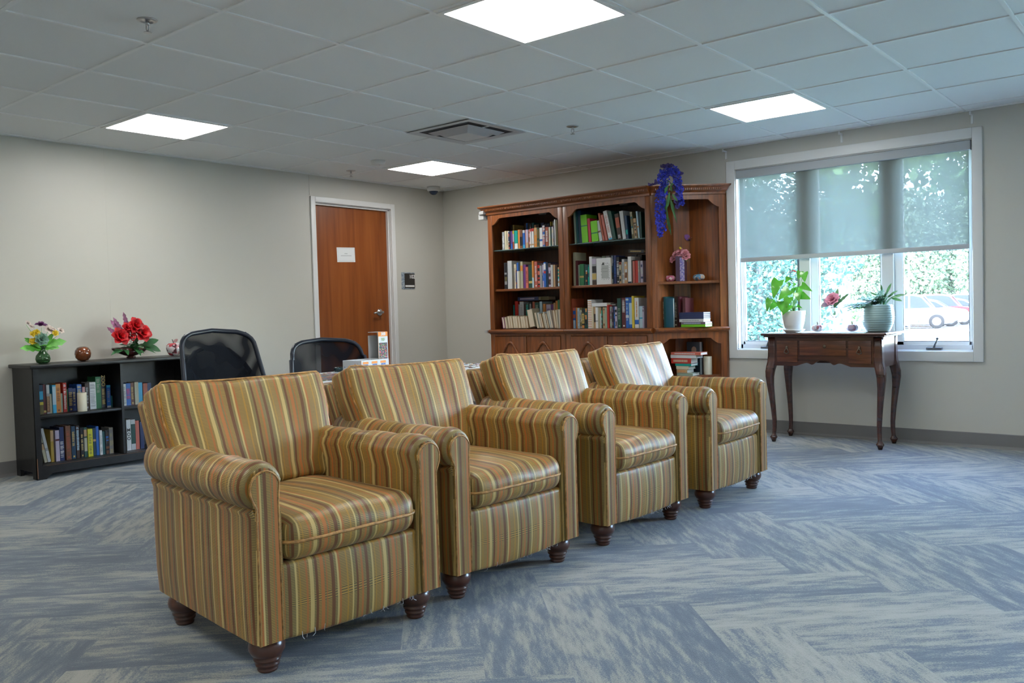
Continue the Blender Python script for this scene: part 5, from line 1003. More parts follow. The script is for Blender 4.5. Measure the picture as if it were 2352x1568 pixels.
for k, (a, b_) in enumerate(((-.035, .035), (.0, .05), (.04, .04), (.055, .015), (-.06, .0))):
    MB().bloom((a, -.015, b_), (a*6, -1, .6), .034, 3, 7, 'round').build('petals', mat('petal_rose', (.66, .28, .32), .55, var=.25, vscale=60), sf)
MB().ball((.005, -.02, .085), .012, 8).build('yellow_bud', mat('bud_yellow', (.65, .42, .04), .5), sf)
MB().leaf((.05, -.02, .02), (.3, -.3, -1), (0, -1, 0), .045, .022).tube([(0, 0, -.12), (0, -.01, .03)], .003, 6).build('leaves', GREEN, sf)
# butterfly pinned in front of the back panel
q = on_y(1579, 550, 3.80); bf = thing('butterfly_ornament', (q.x, 3.828, q.z), 'purple butterfly ornament fixed to the back panel above the vase', 'ornament'); BFM = mat('butterfly_purple', (.24, .09, .32), .5, var=.3, vscale=60)
MB().leaf((.002, -.004, 0), (-.5, -.9, 1.1), (1, -.6, 0), .055, .05, 'round', .1, 5).build('wing', BFM, bf); MB().leaf((.002, -.004, 0), (.9, -.8, .35), (0, -.6, 1), .052, .045, 'round', .1, 5).build('wing', BFM, bf); MB().tube([(-.012, -.004, -.01), (.02, -.012, -.004)], .0028, 6).build('body', BLK, bf)
# wisteria hanging over the cornice
wq = on_y(1540, 425, 3.47); wv = thing('wisteria_garland', (wq.x, 3.50, CT), 'trailing blue artificial wisteria hanging from the top of the slanted bookcase', 'garland'); BLU = mat('wisteria_blue', (.06, .08, .62), .5, var=.6, vscale=40); BLU2 = mat('wisteria_violet', (.13, .10, .34), .5, var=.4, vscale=40); rn = random.Random(11)
def cluster(pts, r0, r1, n, m):
    P = []
    for (px, py, yy) in pts: q = on_y(px, py, yy); P.append(Vector((q.x-wq.x, yy-3.50, q.z-CT)))
    mb = MB(); mb.tube(P, .0016, 5); L_ = len(P)-1
    for k in range(n):
        t = rn.random()*L_; i = min(int(t), L_-1); c = P[i].lerp(P[i+1], t-i); r_ = r0+(r1-r0)*t/L_; a = rn.uniform(0, 2*pi); rr = r_*math.sqrt(rn.random()); p_ = c+Vector((rr*cos(a), rr*sin(a)*.6, rn.uniform(-.008, .008)))
        d_ = Vector((cos(a), -.7+.4*sin(a), -.3)); s_ = rn.uniform(.010, .017)
        for q in (0, 1, 2): mb.leaf(p_, d_+Vector((rn.uniform(-.9, .9), rn.uniform(-.6, .6), rn.uniform(-.9, .9))), (rn.uniform(-1, 1), -1, rn.uniform(-1, 1)), s_, s_*.95, 'round', .3, 2, .3)
    mb.build('flower_spray', m, wv)['label'] = 'blue wisteria flower spray'
cluster([(1525, 385, 3.52), (1521, 410, 3.44), (1515, 450, 3.36), (1513, 490, 3.35), (1514, 520, 3.35), (1518, 543, 3.35)], .042, .016, 340, BLU)
cluster([(1530, 388, 3.50), (1528, 420, 3.42), (1524, 450, 3.37), (1522, 490, 3.36), (1526, 530, 3.36)], .036, .014, 240, BLU)
cluster([(1545, 385, 3.52), (1552, 400, 3.48), (1560, 430, 3.42), (1562, 455, 3.42), (1568, 470, 3.42)], .046, .014, 240, BLU)
cluster([(1556, 400, 3.52), (1556, 440, 3.43), (1555, 477, 3.42)], .036, .012, 150, BLU2)
cluster([(1524, 382, 3.53), (1535, 378, 3.55), (1550, 390, 3.55), (1562, 400, 3.55)], .036, .03, 150, BLU2)
cluster([(1535, 400, 3.52), (1515, 405, 3.47), (1505, 424, 3.40), (1490, 424, 3.42)], .024, .006, 90, BLU2)
mb = MB()
for (x0, y0, x1, y1) in ((1535, 425, 1526, 445), (1540, 425, 1543, 440), (1534, 450, 1530, 485), (1540, 455, 1545, 490), (1542, 460, 1550, 500), (1545, 470, 1553, 512), (1532, 480, 1535, 528), (1536, 500, 1540, 540), (1538, 440, 1534, 475), (1544, 445, 1556, 462), (1546, 420, 1540, 428), (1529, 455, 1527, 500)):
    a = on_y(x0, y0, 3.37); b_ = on_y(x1, y1, 3.36); p0 = Vector((a.x-wq.x, a.y-3.5, a.z-CT)); p1 = Vector((b_.x-wq.x, b_.y-3.5, b_.z-CT)); mb.leaf(p0, p1-p0, (rn.uniform(-.5, .5), -1, 0), (p1-p0).length, .020, 'lance', .05, 6, .2)
mb.tube([(0, 0, .0), (0, -.06, .03), (0, -.13, -.05)], .003, 6); mb.build('leaves', mat('wisteria_leaf', (.06, .20, .06), .45, var=.4, vscale=20), wv)

# ------------------------------------------------------------------ decorations on the black bookshelf
BZ = .7485; xd = -2.90
def onsh(px, py, z=BZ, x=xd): return on_x(px, py, x)
q = onsh(99, 830); v1 = thing('glass_vase', (xd, q.y, BZ), 'small round dark green glass vase at the left end of the black shelf', 'vase'); DG = mat('green_glass', (.10, .26, .10), .05, trans=.75)
MB().lathe([(.026, 0), (.040, .010), (.046, .030), (.042, .052), (.026, .074), (.017, .090), (.019, .104), (.027, .118), (.025, .118), (.017, .104), (.014, .090), (.023, .072), (.038, .050), (.041, .030), (.034, .012)], n=32).build('vase_body', DG, v1)
f1 = plant('flower_bunch', 'mixed yellow, purple and white silk flowers in the green glass vase', 'flowers', xd, q.y, BZ+.10); rn = random.Random(5)
def lf(px, py, dx=0): p_ = on_x(px, py, xd+dx); return Vector((dx, p_.y-f1.location.y, p_.z-f1.location.z))
mb = MB()
for k in range(14): a = rn.uniform(-1, 1); mb.leaf((0, 0, 0), (rn.uniform(-.2, .5), a*1.4, rn.uniform(.1, .8)), (1, 0, .5), rn.uniform(.07, .13), .035, 'fern' if k % 2 else 'lance', .3, 7)
for t in (lf(60, 745), lf(95, 752), lf(110, 758), lf(143, 760), lf(82, 770), lf(75, 780), lf(88, 760)): mb.tube([(0, 0, -.08), t*.5, t], .0012, 5)
mb.leaf((0, 0, .02), (.3, 1.2, .25), (1, 0, .5), .15, .06, 'fern', .1, 8).leaf((0, 0, .0), (.3, -1.2, .12), (1, 0, .5), .15, .05, 'fern', .1, 8)
mb.build('greenery', mat('bright_leaf', (.12, .42, .05), .45, var=.35, vscale=30), f1)
for (px, py) in ((76, 767), (84, 763), (79, 783), (127, 765), (74, 784)): MB().bloom(lf(px, py, .03), (1, 0, .4), .020, 2, 6).build('yellow_flower', mat('flower_yellow', (.70, .50, .02), .5), f1)
MB().bloom(lf(94, 747, .02), (.3, 0, 1), .036, 2, 7, 'lance').build('purple_flower', mat('flower_plum', (.13, .02, .12), .5), f1)
for (px, py, r_) in ((112, 757, .035), (120, 760, .03), (139, 759, .022), (64, 742, .018), (72, 750, .018)): MB().bloom(lf(px, py, .01), (.8, .3, .6), r_, 2, 6).build('white_flower', mat('flower_white', (.66, .56, .50), .5), f1)
MB().bloom(lf(95, 779, .04), (1, 0, .3), .040, 3, 7).build('grey_green_flower', mat('succulent', (.16, .30, .22), .5), f1)
q = onsh(191, 828); sp = MB().lathe([(.012, 0), (.032, .006), (.048, .026), (.053, .050), (.049, .074), (.036, .093), (.018, .101), (.008, .099), (.003, .096)], n=36).build('copper_ball', mat('copper_glaze', (.17, .045, .012), .14, coat=.8, var=.6, vscale=14)); sp.location = (xd, q.y, BZ); tag(sp, 'glossy copper brown ball standing on the black shelf', 'ornament')
q = onsh(303, 822); bw = thing('boat_vase', (-2.91, q.y, BZ), 'dark red boat-shaped vase with pointed ends on the black shelf', 'vase'); mb = MB(); G = []; n = 25
for i in range(n):
    t = -1+2*i/(n-1); hw = .058*(1-abs(t)**2.2)+.003; zb = .012+.055*abs(t)**1.7; zr = .072+.012*abs(t)**2-.004*cos(t*pi*2); y = t*(.138); P = []
    for k in range(9): a = pi*k/8; P.append((hw*cos(a)*1.0, y, zb+(zr-zb)*(1-sin(a)**.8)))
    for k in range(9): a = pi*(8-k)/8; P.append(((hw-.003)*cos(a), y*.985, zb+.004+(zr-zb-.003)*(1-sin(a)**.8)))
    G.append(mb.add(P))
for a, b_ in zip(G, G[1:]):
    for k in range(18): mb.face([a+k, a+(k+1) % 18, b_+(k+1) % 18, b_+k], None, True)
mb.face([G[0]+k for k in range(18)]); mb.face([G[-1]+k for k in reversed(range(18))]); mb.lathe([(.03, 0), (.034, .008), (.028, .014)], n=20); mb.build('vase_body', mat('oxblood_glaze', (.055, .012, .010), .12, coat=.8), bw)
f2 = plant('flower_bunch', 'red silk amaryllis and feathery leaves filling the dark red boat vase', 'flowers', -2.91, q.y, BZ+.065); rn = random.Random(9); y0 = q.y
def lg(px, py, dx=0): p_ = on_x(px, py, -2.91+dx); return Vector((dx, p_.y-y0, p_.z-f2.location.z))
REDP = mat('petal_red', (.58, .012, .018), .45, var=.45, vscale=30)
for (px, py, r_) in ((276, 773, .060), (311, 748, .056), (327, 765, .060), (291, 752, .035), (300, 770, .04)): MB().bloom(lg(px, py, .04), (1, .1, .35), r_, 3, 6, 'round').build('red_flower', REDP, f2)
mb = MB()
for k in range(30): a = rn.uniform(-1.3, 1.3); mb.leaf((rn.uniform(-.02, .03), rn.uniform(-.07, .07), .01), (rn.uniform(.2, .7), a, rn.uniform(-.05, .6)), (.6, 0, 1), rn.uniform(.08, .13), .036, 'lance', .4, 6)
mb.leaf((.02, .10, .02), (.3, 1, -.3), (1, 0, .4), .12, .05, 'lance', .3, 6).leaf((.02, .08, .03), (.3, 1, .35), (1, 0, .4), .12, .05, 'lance', .3, 6); mb.build('leaves', mat('dark_leaf', (.025, .12, .035), .4, var=.3, vscale=25), f2)
mb = MB()
for (px, py, w_) in ((285, 724, .035), (256, 742, .04), (248, 758, .035), (262, 736, .03)): e = lg(px, py, -.01); mb.leaf(e*.4+Vector((0, 0, .02)), e*.6, (1, 0, .2), e.length*.62, w_, 'fern', .05, 12)
mb.build('feather_leaves', mat('feather_mauve', (.28, .10, .20), .5, var=.5, vscale=50), f2)
mb = MB()
for k in range(24): p_ = lg(rn.uniform(298, 310), rn.uniform(760, 790), .06); mb.ball(p_, .004, 5)
mb.build('beaded_pick', mat('silver_beads', (.5, .55, .52), .2, .8), f2)['kind'] = 'stuff'
q = onsh(397, 815); ap = thing('glass_apple', (-2.88, q.y, BZ), 'white and red painted glass apple with stem and leaf beside the mesh chair', 'ornament')
MB().lathe([(.016, 0), (.034, .005), (.050, .030), (.056, .056), (.052, .078), (.038, .093), (.018, .094), (.006, .088)], n=32).build('apple_body', blotch('apple_paint', [(.62, .55, .55), (.55, .06, .08), (.60, .30, .32), (.64, .62, .62), (.12, .04, .05)], 40, .1, .6), ap)
MB().tube([(0, 0, .088), (.0, -.006, .105), (.002, -.012, .122)], [.003, .0025, .003], 7).build('apple_stem', BLK, ap); MB().leaf((0, -.004, .10), (.2, 1, .6), (1, 0, .2), .045, .024).build('apple_leaf', mat('glass_leaf', (.35, .18, .17), .2), ap)

# ------------------------------------------------------------------ puzzle table, puzzle boxes
PX0, PX1, PY0, PY1, PZ = -.52, .105, -.72, 1.10, .715
pt = thing('folding_table', ((PX0+PX1)/2, (PY0+PY1)/2, 0), 'white folding table covered with puzzle pieces behind the armchairs', 'table'); op = Vector((-(PX0+PX1)/2, -(PY0+PY1)/2, 0))
def Q(mb): mb.v = [tuple(Vector(v)+op) for v in mb.v]; return mb
TBW = mat('table_plastic', (.66, .69, .72), .45)
Q(MB().bbox(PX0, PX1, PY0, PY1, PZ-.045, PZ, .008)).build('table_top', TBW, pt)
for y in (PY0+.22, PY1-.22):
    for x in (PX0+.05, PX1-.05): Q(MB().tube([(x, y, PZ-.046), (x, y, .002)], .013, 10)).build('leg', mat('table_leg_grey', (.25, .26, .27), .4, .6), pt)
    Q(MB().tube([(PX0+.05, y, .20), (PX1-.05, y, .20)], .010, 8)).build('crossbar', mat('table_leg_grey', (.25, .26, .27), .4, .6), pt)
pz = [(.45, .05, .06), (.08, .09, .12), (.55, .30, .10), (.30, .33, .38), (.10, .20, .35), (.55, .50, .45), (.25, .06, .08), (.12, .22, .12)]
mb = MB(); rn = random.Random(21); n1 = 0
for gx in range(22):
    for gy in range(30):
        if (gx-11)**2/110+(gy-15)**2/210 > 1 and rn.random() > .25: continue
        x = -.44+gx*.0195; y = -.33+gy*.021; mb.cur = rn.choice(pz); k = .0085; m_ = Matrix.Translation((x, y, PZ+.0009)) @ Matrix.Rotation(rn.uniform(-.05, .05) if (gx-11)**2+(gy-15)**2 < 70 else rn.uniform(0, 3), 4, 'Z')
        P = []
        for (ex, ey) in ((1, 0), (0, 1), (-1, 0), (0, -1)):
            tx, ty = -ey, ex; s_ = 1 if (gx+gy+ex) % 2 else -1
            P += [(ex*k-tx*k, ey*k-ty*k), (ex*k-tx*k*.3, ey*k-ty*k*.3), (ex*k*(1+.38*s_), ey*k*(1+.38*s_)), (ex*k+tx*k*.3, ey*k+ty*k*.3)]
        b0 = mb.add([m_ @ Vector((p, q, 0)) for p, q in P]); b1_ = mb.add([m_ @ Vector((p, q, .002)) for p, q in P]); N = len(P); mb.face([b1_+i for i in range(N)])
        for i in range(N): mb.face([b0+i, b0+(i+1) % N, b1_+(i+1) % N, b1_+i])
for k in range(170):
    x = rn.uniform(PX0+.03, PX1-.03); y = rn.uniform(.50, PY1-.03)
    if x < -.2 and y < .85: continue
    mb.cur = rn.choice(pz); mb.cbox((x, y, PZ+.0018), (.017, .018, .002), Matrix.Translation((x, y, 0)) @ Matrix.Rotation(rn.uniform(0, 3), 4, 'Z') @ Matrix.Translation((-x, -y, 0)))
mb.cur = None; tag(mb.build('puzzle_pieces', attr_mat('puzzle_print', .35)), 'hundreds of small colourful jigsaw puzzle pieces spread over the white table', 'puzzle pieces', kind='stuff')
# box tray
BXM = attr_mat('box_print', .4); bx = thing('puzzle_box', (-.43, .462, PZ+.001), 'open white puzzle box tray with orange and blue printing on the table', 'box', R(4)); mb = MB(); a, b_, hh_, t_ = .070, .105, .056, .003; mb.cur = (.62, .64, .66)
mb.box(-a, a, -b_, b_, 0, t_).box(-a, -a+t_, -b_, b_, t_, hh_).box(a-t_, a, -b_, b_, t_, hh_).box(-a+t_, a-t_, -b_, -b_+t_, t_, hh_).box(-a+t_, a-t_, b_-t_, b_, t_, hh_)
for k in range(3):
    y = -b_+.012+k*.066; mb.cur = (.80, .25, .02); mb.box(a, a+.0005, y, y+.042, hh_-.020, hh_-.008); mb.cur = (.05, .16, .50)
    for j in range(5): mb.box(a+.0002, a+.0009, y+.006+j*.007, y+.011+j*.007, hh_-.034+rn.uniform(0, .004), hh_-.022)
    mb.box(a+.0002, a+.0008, y+.012, y+.035, hh_-.044, hh_-.038)
for k in range(6):
    x = -a+.012+k*.020; mb.cur = rn.choice([(.6, .2, .1), (.1, .2, .5), (.5, .5, .52)]); mb.box(x, x+.005, -b_-.0005, -b_, .015+.003*k, .024+.004*k)
mb.cur = (.80, .25, .02); mb.box(a-.0002, a+.0004, -b_-.0002, -b_+.002, 0, hh_)
mb.cur = None; mb.build('box_tray', BXM, bx)
# lid standing on end, opening to the left
lq = on_x(868, 838, -.47); l_ = thing('puzzle_box', (-.55, .74, PZ+.001), 'puzzle box lid standing on end, orange top band with 300 and colourful picture', 'box', R(3))
q0 = on_x(868, 800, -.44).y; q1 = on_x(891, 800, -.44).y; top = on_x(880, 762, -.44).z-PZ; l_.location = (-.48, (q0+q1)/2, PZ+.001); hy_ = (q1-q0)/2; mb = MB(); X_ = .040; mb.cur = (.60, .62, .64); t_ = .0022
mb.box(-X_, X_, hy_-t_, hy_, 0, top).box(X_-t_, X_, -hy_, hy_-t_, 0, top).box(-X_, -X_+t_, -hy_, hy_-t_, 0, top*.9).box(-X_+t_, X_-t_, -hy_, hy_-t_, 0, t_).box(-X_+t_, X_-t_, -hy_, hy_-t_, top-t_, top); mb.cur = (.16, .155, .13); mb.box(-X_+t_, X_-t_, hy_-t_-.0006, hy_-t_, t_, top-t_)
mb.cur = (.85, .26, .01); mb.box(X_, X_+.0005, -hy_, hy_, top*.875, top); mb.box(X_, X_+.0004, -hy_, -hy_+.0015, 0, top); mb.cur = (.012, .012, .015); mb.box(X_, X_+.0005, -hy_+.006, hy_-.005, .0, top*.70)
for k in range(230):
    y = rn.uniform(-hy_+.008, hy_-.009); z = rn.uniform(.003, top*.67); c = rn.choice([(.75, .05, .12), (.80, .30, .02), (.75, .12, .05), (.10, .30, .28), (.15, .05, .22), (.10, .45, .10), (.70, .65, .60), (.05, .12, .40), (.80, .25, .30)]); mb.cur = c; s_ = rn.uniform(.0015, .005); mb.cbox((X_+.0008+k*1e-6, y, z), (.0004, s_, s_*rn.uniform(.6, 1.6)), Matrix.Translation((X_, y, z)) @ Matrix.Rotation(rn.uniform(0, 3), 4, 'X') @ Matrix.Translation((-X_, -y, -z)))
mb.cur = (.30, .45, .25)
for k in range(9): mb.box(X_, X_+.0006, -.013+.003*k, -.011+.003*k, top*.755+.002*sin(k), top*.79+.001*(k % 3))
for k in range(9): mb.box(X_, X_+.0006, -.014+.003*k, -.012+.003*k, top*.80, top*.83)
mb.cur = (.78, .79, .80); text_into(mb, '300', .0235, frame_mtx((X_+.0012, .002, top*.937), (0, 1, 0), (0, 0, 1)), bold=.0008); mb.cur = None
mb.build('box_lid', BXM, l_)
q = on_x(777, 843, -.46); tk = MB().rbox(0, 0, .013, .016, .022, .013, .008, 3, 1).ball((.01, -.012, .022), .006, 6).build('trinket', mat('dark_gloss', (.01, .03, .035), .12)); tk.location = (-.46, q.y, PZ+.001); tag(tk, 'small dark glossy trinket at the left corner of the open puzzle box', 'trinket')

# ------------------------------------------------------------------ mesh office chairs
MESH = see_through('chair_mesh', (.006, .008, .013), .91, .8, moire=.08); MESH.node_tree.nodes['Principled BSDF'].inputs['Specular IOR Level'].default_value = .12; FRM = mat('chair_frame', (.014, .02, .035), .35)
def office_chair(x, y, rz, top, w0, label, lumbar):
    t = thing('office_chair', (x, y, 0), label, 'office chair', rz, 'black mesh office chairs')       # local +x faces forward
    hw, zb = w0/2, .56
    def bx_(u, z): return -.22-.10*((z-.5)/.5)+.05*(u/hw)**2
    pts = []; r_ = .075
    out = [(-hw*1.06, zb+.03)]+[(-hw*1.04+(hw*.07)*(i/6), zb+.03+(top-.10-zb)*(i/6)) for i in range(1, 7)]
    cxn = -hw*.97+r_; cz_ = top-.02-r_
    out = [(-hw*1.10, zb+.02), (-hw*1.07, zb+.10), (-hw*1.02, zb+.20), (-hw*.98, top-.11)]+[(cxn-r_*cos(R(a)), cz_+r_*sin(R(a))) for a in (15, 35, 55, 75)]+[(-hw*.6, top-.012), (0, top), (hw*.0+.001, top)]
    right = [(-u, z) for u, z in reversed(out[:-2])]; full = out[:-1]+right
    P = [Vector((bx_(u, z), u, z)) for u, z in full]; fr = MB().tube(P, .013, 10, flat=1.0).build('back_frame', FRM, t)
    mb = MB(); cols = 18; zs = 14; G = []
    full2 = [(u, z) for u, z in full]
    def half_w(z):
        us_ = [abs(u) for (u, zz) in full2 if abs(zz-z) < .06]; 
        if z > cz_: 
            s_ = min(1, (z-cz_)/(r_+.02)); return hw*.97-r_+r_*math.sqrt(max(0, 1-s_*s_))
        f = (z-zb)/(top-.11-zb); return hw*(1.10-.12*min(1, max(0, f)))
    for i in range(zs+1):
        z = zb+.02+(top-.014-zb-.02)*i/zs; w_ = half_w(z); G.append(mb.add([(bx_(-w_+2*w_*k/cols, z)-.012*(1-((2*k/cols)-1)**2), -w_+2*w_*k/cols, z) for k in range(cols+1)]))
    for a, b_ in zip(G, G[1:]):
        for k in range(cols): mb.face([a+k, a+k+1, b_+k+1, b_+k], None, True)
    mb.build('back_mesh', MESH, t)
    if lumbar:
        A_ = [(-hw*.80, zb), (-hw*.80, zb+.14), (-hw*.70, zb+.22), (-hw*.45, top-.115), (-hw*.2, top-.095), (hw*.2, top-.093), (hw*.45, top-.113), (hw*.72, zb+.22), (hw*.92, zb+.13), (hw*1.0, zb)]
        MB().tube([Vector((bx_(u, z)-.040, u, z)) for u, z in A_], .014, 8).build('lumbar_frame', FRM, t)
        mb = MB(); G = []
        for i, (u, z) in enumerate(A_): G.append(mb.add([Vector((bx_(u, z)-.044, u, z)), Vector((bx_(u, zb)-.044, u, zb-.01))]))
        for a, b_ in zip(G, G[1:]): mb.face([a, a+1, b_+1, b_])
        mb.build('lumbar_mesh', MESH, t)
    MB().rbox(.03, 0, .475, .24, .245, .035, .03, 4, 3).build('seat', mat('seat_black', (.015, .016, .018), .8), t)
    MB().bbox(-.26, -.20, -.035, .035, .42, .62, .008).build('back_bracket', BLK, t)
    MB().lathe([(.026, .10), (.026, .28), (.018, .282), (.018, .44)], n=16).build('gas_column', CHROME, t)
    for k in range(5):
        a = 2*pi*k/5+.3; d_ = Vector((cos(a), sin(a), 0)); lg_ = MB().tube([Vector((0, 0, .115)), d_*.15+Vector((0, 0, .105)), d_*.30+Vector((0, 0, .080))], [.026, .021, .016], 8).build('base_leg', BLK, t)
        MB().lathe([(.024, -.011), (.028, -.008), (.028, .008), (.024, .011)], mtx=Matrix.Translation(d_*.30+Vector((0, 0, .0285))) @ Matrix.Rotation(a, 4, 'Z') @ Matrix.Rotation(pi/2, 4, 'X'), n=16).build('caster', BLK, lg_)
    for sg in (-1, 1): MB().tube([(-.05, sg*.25, .44), (-.05, sg*.275, .50), (-.05, sg*.278, .62)], .012, 8).bbox(-.13, .10, sg*.278-.03, sg*.278+.03, .62, .645, .01).build('armrest', BLK, t)
    return t
office_chair(-.785, -.035, R(4), .952, .475, 'black mesh office chair left behind the nearest armchair, rounded lumbar frame in its back', True)
office_chair(-.785, .640, R(-6), .872, .500, 'lower black mesh office chair behind the white table, in front of the brown door', False)

# ------------------------------------------------------------------ outside the window
GZ0 = -.42
struct(MB().box(-60, 40, YB+.35, 90, GZ0-.1, GZ0).build('ground', mat('lawn', (.13, .20, .15), .9, bump=1, bscale=30, var=.5, vscale=1.2)))
struct(MB().box(-60, 40, 37.5, 62, GZ0, GZ0+.03).build('ground_parking_lot', mat('asphalt_pale', (.22, .22, .23), .85)))
def far(px, y, z=GZ0): d = ray(px, 700); t = (y-CAM.y)/d.y; return Vector((CAM.x+d.x*t, y, z))
CARGL = mat('car_glass', (.010, .014, .018), .5, spec=.05); TYRE = mat('tyre', (.012, .012, .012), .9, spec=.1); RIM = mat('alloy', (.10, .10, .11), .5, .2); TL = mat('tail_light', (.55, .01, .01), .2)
def car(px, y, rz, col, label, suv=0):
    p_ = far(px, y, GZ0+.03); t = thing('car', p_, label, 'car', rz, 'cars parked beyond the lawn'); Wd = .9; m = mat('car_paint_%d' % int(px), col, .5, spec=.12)
    H1 = 1.42+.25*suv; side = [(-2.2, .35), (-2.25, .62), (-2.12, .86), (-1.75, .93+.05*suv), (-1.30, H1-.08), (-.9, H1), (.35, H1), (.75, H1-.10), (1.25, .98), (2.0, .84), (2.22, .64), (2.2, .34), (1.85, .22), (-1.85, .22)]
    mb = MB(); G = []
    for (yy, s_) in ((-Wd, .0), (-Wd*.97, .0), (0, 0), (Wd*.97, 0), (Wd, 0)):
        row = []
        for (x, z) in side:
            ins = .0 if z < .95 else .17*(z-.95)/.45; k = yy*(1-ins/Wd*1.0); row.append((x*(1 if abs(yy) < Wd else .985), k, z if abs(yy) < Wd else min(z, z)*.995))
        G.append(mb.add(row))
    n = len(side)
    for a, b_ in zip(G, G[1:]):
        for i in range(n): mb.face([a+i, b_+i, b_+(i+1) % n, a+(i+1) % n], None, True)
    mb.face([G[0]+i for i in range(n)]); mb.face([G[-1]+i for i in reversed(range(n))]); mb.build('body', m, t)
    for sg in (-1, 1):
        g = MB(); q = [(-1.62, .98), (-1.22, H1-.14), (-.9, H1-.07), (.3, H1-.07), (.70, H1-.16), (1.12, 1.0)]; P = [(x, sg*(Wd*(1-.17*(z-.95)/.45/Wd)+.006), z) for x, z in q]; b0 = g.add(P); b1_ = g.add([(x, y_-sg*.02, z) for x, y_, z in P]); N = len(P); g.face([b0+i for i in (range(N) if sg < 0 else reversed(range(N)))])
        for i in range(N): g.face([b0+i, b0+(i+1) % N, b1_+(i+1) % N, b1_+i])
        g.build('side_window', CARGL, t)
    MB().box(-1.95, -1.25, -.66, .66, -.01, .012, Matrix.Translation((-.10, 0, 0)) @ Matrix.Identity(4)).build('x', CARGL, t) if False else None
    for (xa, za, xb, zb_) in ((-1.72, .98, -1.32, H1-.09), (.80, H1-.12, 1.22, 1.02)):
        g = MB(); nx, nz = (zb_-za), -(xb-xa); l = math.hypot(nx, nz); nx, nz = nx/l*.012, nz/l*.012
        if nz < 0: nx, nz = -nx, -nz
        g.v = []; b0 = g.add([(xa+nx, -.68, za+nz), (xb+nx, -.60, zb_+nz), (xb+nx, .60, zb_+nz), (xa+nx, .68, za+nz), (xa, -.68, za-.01), (xb, -.60, zb_-.01), (xb, .60, zb_-.01), (xa, .68, za-.01)])
        for q in ((0, 1, 2, 3), (4, 7, 6, 5), (0, 4, 5, 1), (3, 2, 6, 7), (0, 3, 7, 4), (1, 5, 6, 2)): g.face([b0+i for i in q])
        g.build('windscreen', CARGL, t)
    for x in (-1.38, 1.38):
        for sg in (-1, 1):
            w_ = MB().lathe([(.20, -.11), (.31, -.11), (.335, -.08), (.335, .08), (.31, .11), (.20, .11)], mtx=Matrix.Translation((x, sg*.82, .335)) @ Matrix.Rotation(pi/2, 4, 'X'), n=24).build('wheel', TYRE, t)
            MB().lathe([(.02, -.125), (.20, -.118), (.205, -.10), (.205, .10), (.20, .118), (.02, .125)], mtx=Matrix.Translation((x, sg*.82, .335)) @ Matrix.Rotation(pi/2, 4, 'X'), n=10).build('rim', RIM, w_)
    for sg in (-1, 1): MB().box(-2.235, -2.10, sg*.60-.16, sg*.60+.16, .66, .82).build('tail_light', TL, t)
cols = [(.35, .05, .05), (.55, .56, .58), (.40, .42, .45), (.60, .61, .62), (.30, .34, .40), (.5, .5, .5)]
for k, (px, y, col, nm) in enumerate(((1990, 39.5, (.075, .08, .09), 'silver car seen beside the ribbed plant pot through the window'), (2082, 42.3, (.05, .055, .065), 'grey car parked leftmost in the right window pane'), (2116, 45.1, (.16, .16, .165), 'white car parked second in the right window pane'), (2150, 47.9, (.12, .010, .012), 'dark red car parked in the middle of the right window pane'), (2184, 50.7, (.09, .10, .11), 'pale car parked right of the dark red car outside'), (2232, 54.5, (.16, .16, .165), 'white car parked farthest right, beside the window edge'))):
    car(px, y, R(10), col, nm, suv=(k % 2))
def tree(loc, hgt, tr, blobs, label, leafn, seed, kind='tree', ls=.30, trunk=True, m=None, lean=0):
    t = thing(kind, loc, label, kind.replace('_', ' '), group=None); rn = random.Random(seed)
    if trunk:
        mb = MB().tube([(0, 0, 0), (0, 0, .25), (.02, 0, hgt*.3), (lean*.5, 0, hgt*.55), (lean, 0, hgt*.8)], [tr*1.5, tr*1.1, tr, tr*.75, tr*.4], 14); 
        for k in range(5): a = rn.uniform(0, 6); mb.tube([(lean*.3, 0, hgt*(.4+.07*k)), (cos(a)*1.2, sin(a)*1.2, hgt*(.55+.07*k)), (cos(a)*2.4, sin(a)*2.4, hgt*(.66+.07*k))], [tr*.45, tr*.3, tr*.12], 8)
        mb.build('trunk', mat('tree_bark', (.062, .062, .060), .9, bump=1, bscale=12, var=.4, vscale=5), t)
    mb = MB(); tot = sum(b_[3]**2 for b_ in blobs)
    for (bx, by, bz, br) in blobs:
        for k in range(int(leafn*br*br/tot)):
            u = rn.uniform(-1, 1); a = rn.uniform(0, 2*pi); r_ = br*(rn.random()**.45); s_ = math.sqrt(1-u*u); p_ = Vector((bx+r_*s_*cos(a), by+r_*s_*sin(a), bz+r_*u*.8)); L_ = ls*rn.uniform(.6, 1.2)
            mb.leaf(p_, (rn.uniform(-1, 1), rn.uniform(-1, 1), rn.uniform(-1, .4)), (rn.uniform(-1, 1), rn.uniform(-1, 1), 1), L_, L_*.7, 'lance', .1, 2, .1)
    mb.build('foliage', m or mat('tree_leaf', (.10, .20, .07), .6, var=.5, vscale=1.5), t); return t
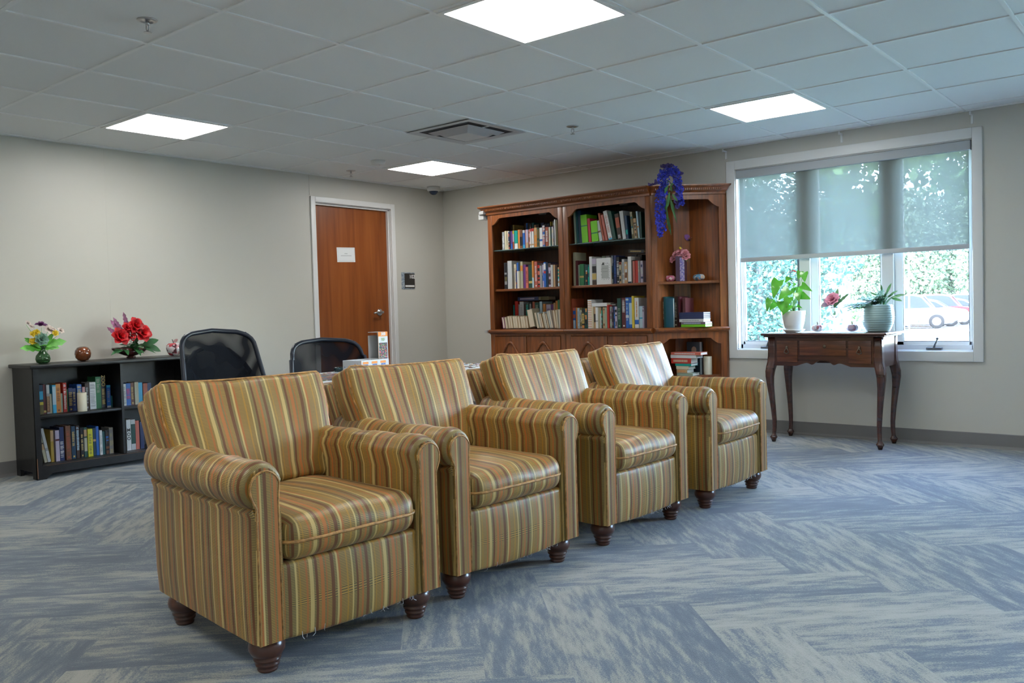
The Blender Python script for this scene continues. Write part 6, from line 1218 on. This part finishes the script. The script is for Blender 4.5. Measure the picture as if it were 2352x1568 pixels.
q = far(1922, 19); tree(q, 9, .30, [(0, 0, 7.5, 3.2), (-3, -2, 6.2, 2.4), (3, -1, 6.4, 2.6), (1.5, -3, 4.9, 1.7), (-1.5, -3.5, 4.8, 1.4), (3.4, -3, 4.6, 1.5), (-4, 0, 5, 1.8), (.9, -3.2, 3.1, .55), (1.6, -3.0, 3.5, .7)], 'large shade tree with a thick pale trunk seen behind the glass vase', 20000, 3, ls=.22)
q = far(1745, 9.5); tree(q, 4, .05, [(0, 0, 1.2, 1.15), (.3, .4, 2.4, 1.2), (-.6, .2, 3.2, 1.3), (.2, 0, .5, .8), (-1.6, .6, 1.6, 1.5), (-.9, .3, .4, .9)], 'dense dark shrub filling the left window pane outside', 30000, 5, 'shrub', .075, m=mat('shrub_leaf', (.040, .100, .085), .6, spec=.15, var=.6, vscale=3))
q = far(1880, 30); tree(q, 3, .08, [(0, 0, .8, 1.2), (1.0, 0, .7, .9), (-1, 0, .9, 1.1)], 'low leafy shrub at the foot of the shade tree outside', 5000, 8, 'shrub', .14)
for k, (px, y, h_) in enumerate(((1690, 64, 10), (1755, 71, 13), (1835, 65, 11), (1905, 72, 14), (1975, 64, 10), (2045, 71, 12), (2110, 64.5, 10), (2185, 72, 13), (2262, 63.6, 11), (2325, 71, 12))):
    q = far(px, y); c_ = 2.05; tree(q, h_, .22, [(0, 0, 1.5, 1.9), (0, 0, h_*.30, c_), (0, 0, h_*.48, c_), (0, 0, h_*.66, c_*.95), (0, 0, h_*.85, c_*.7)], 'bushy green tree beyond the parked cars, %s from the left in the row' % ORD[k], 9000, 20+k, ls=.30, m=MATS['far_leaf'] if k else mat('far_leaf', (.13, .20, .12), .6, var=.5, vscale=.8))
q = far(2088, 37.8, GZ0+.03); o = thing('sign_post', q, 'thin pale post with a white sign plate at the edge of the parking lot', 'sign post'); MB().tube([(0, 0, 0), (0, 0, 3.6)], .035, 8).build('post', mat('post_grey', (.6, .6, .6), .5), o); MB().box(-.28, -.02, -.06, -.04, 1.9, 2.35).build('sign_plate', PAPER, o)
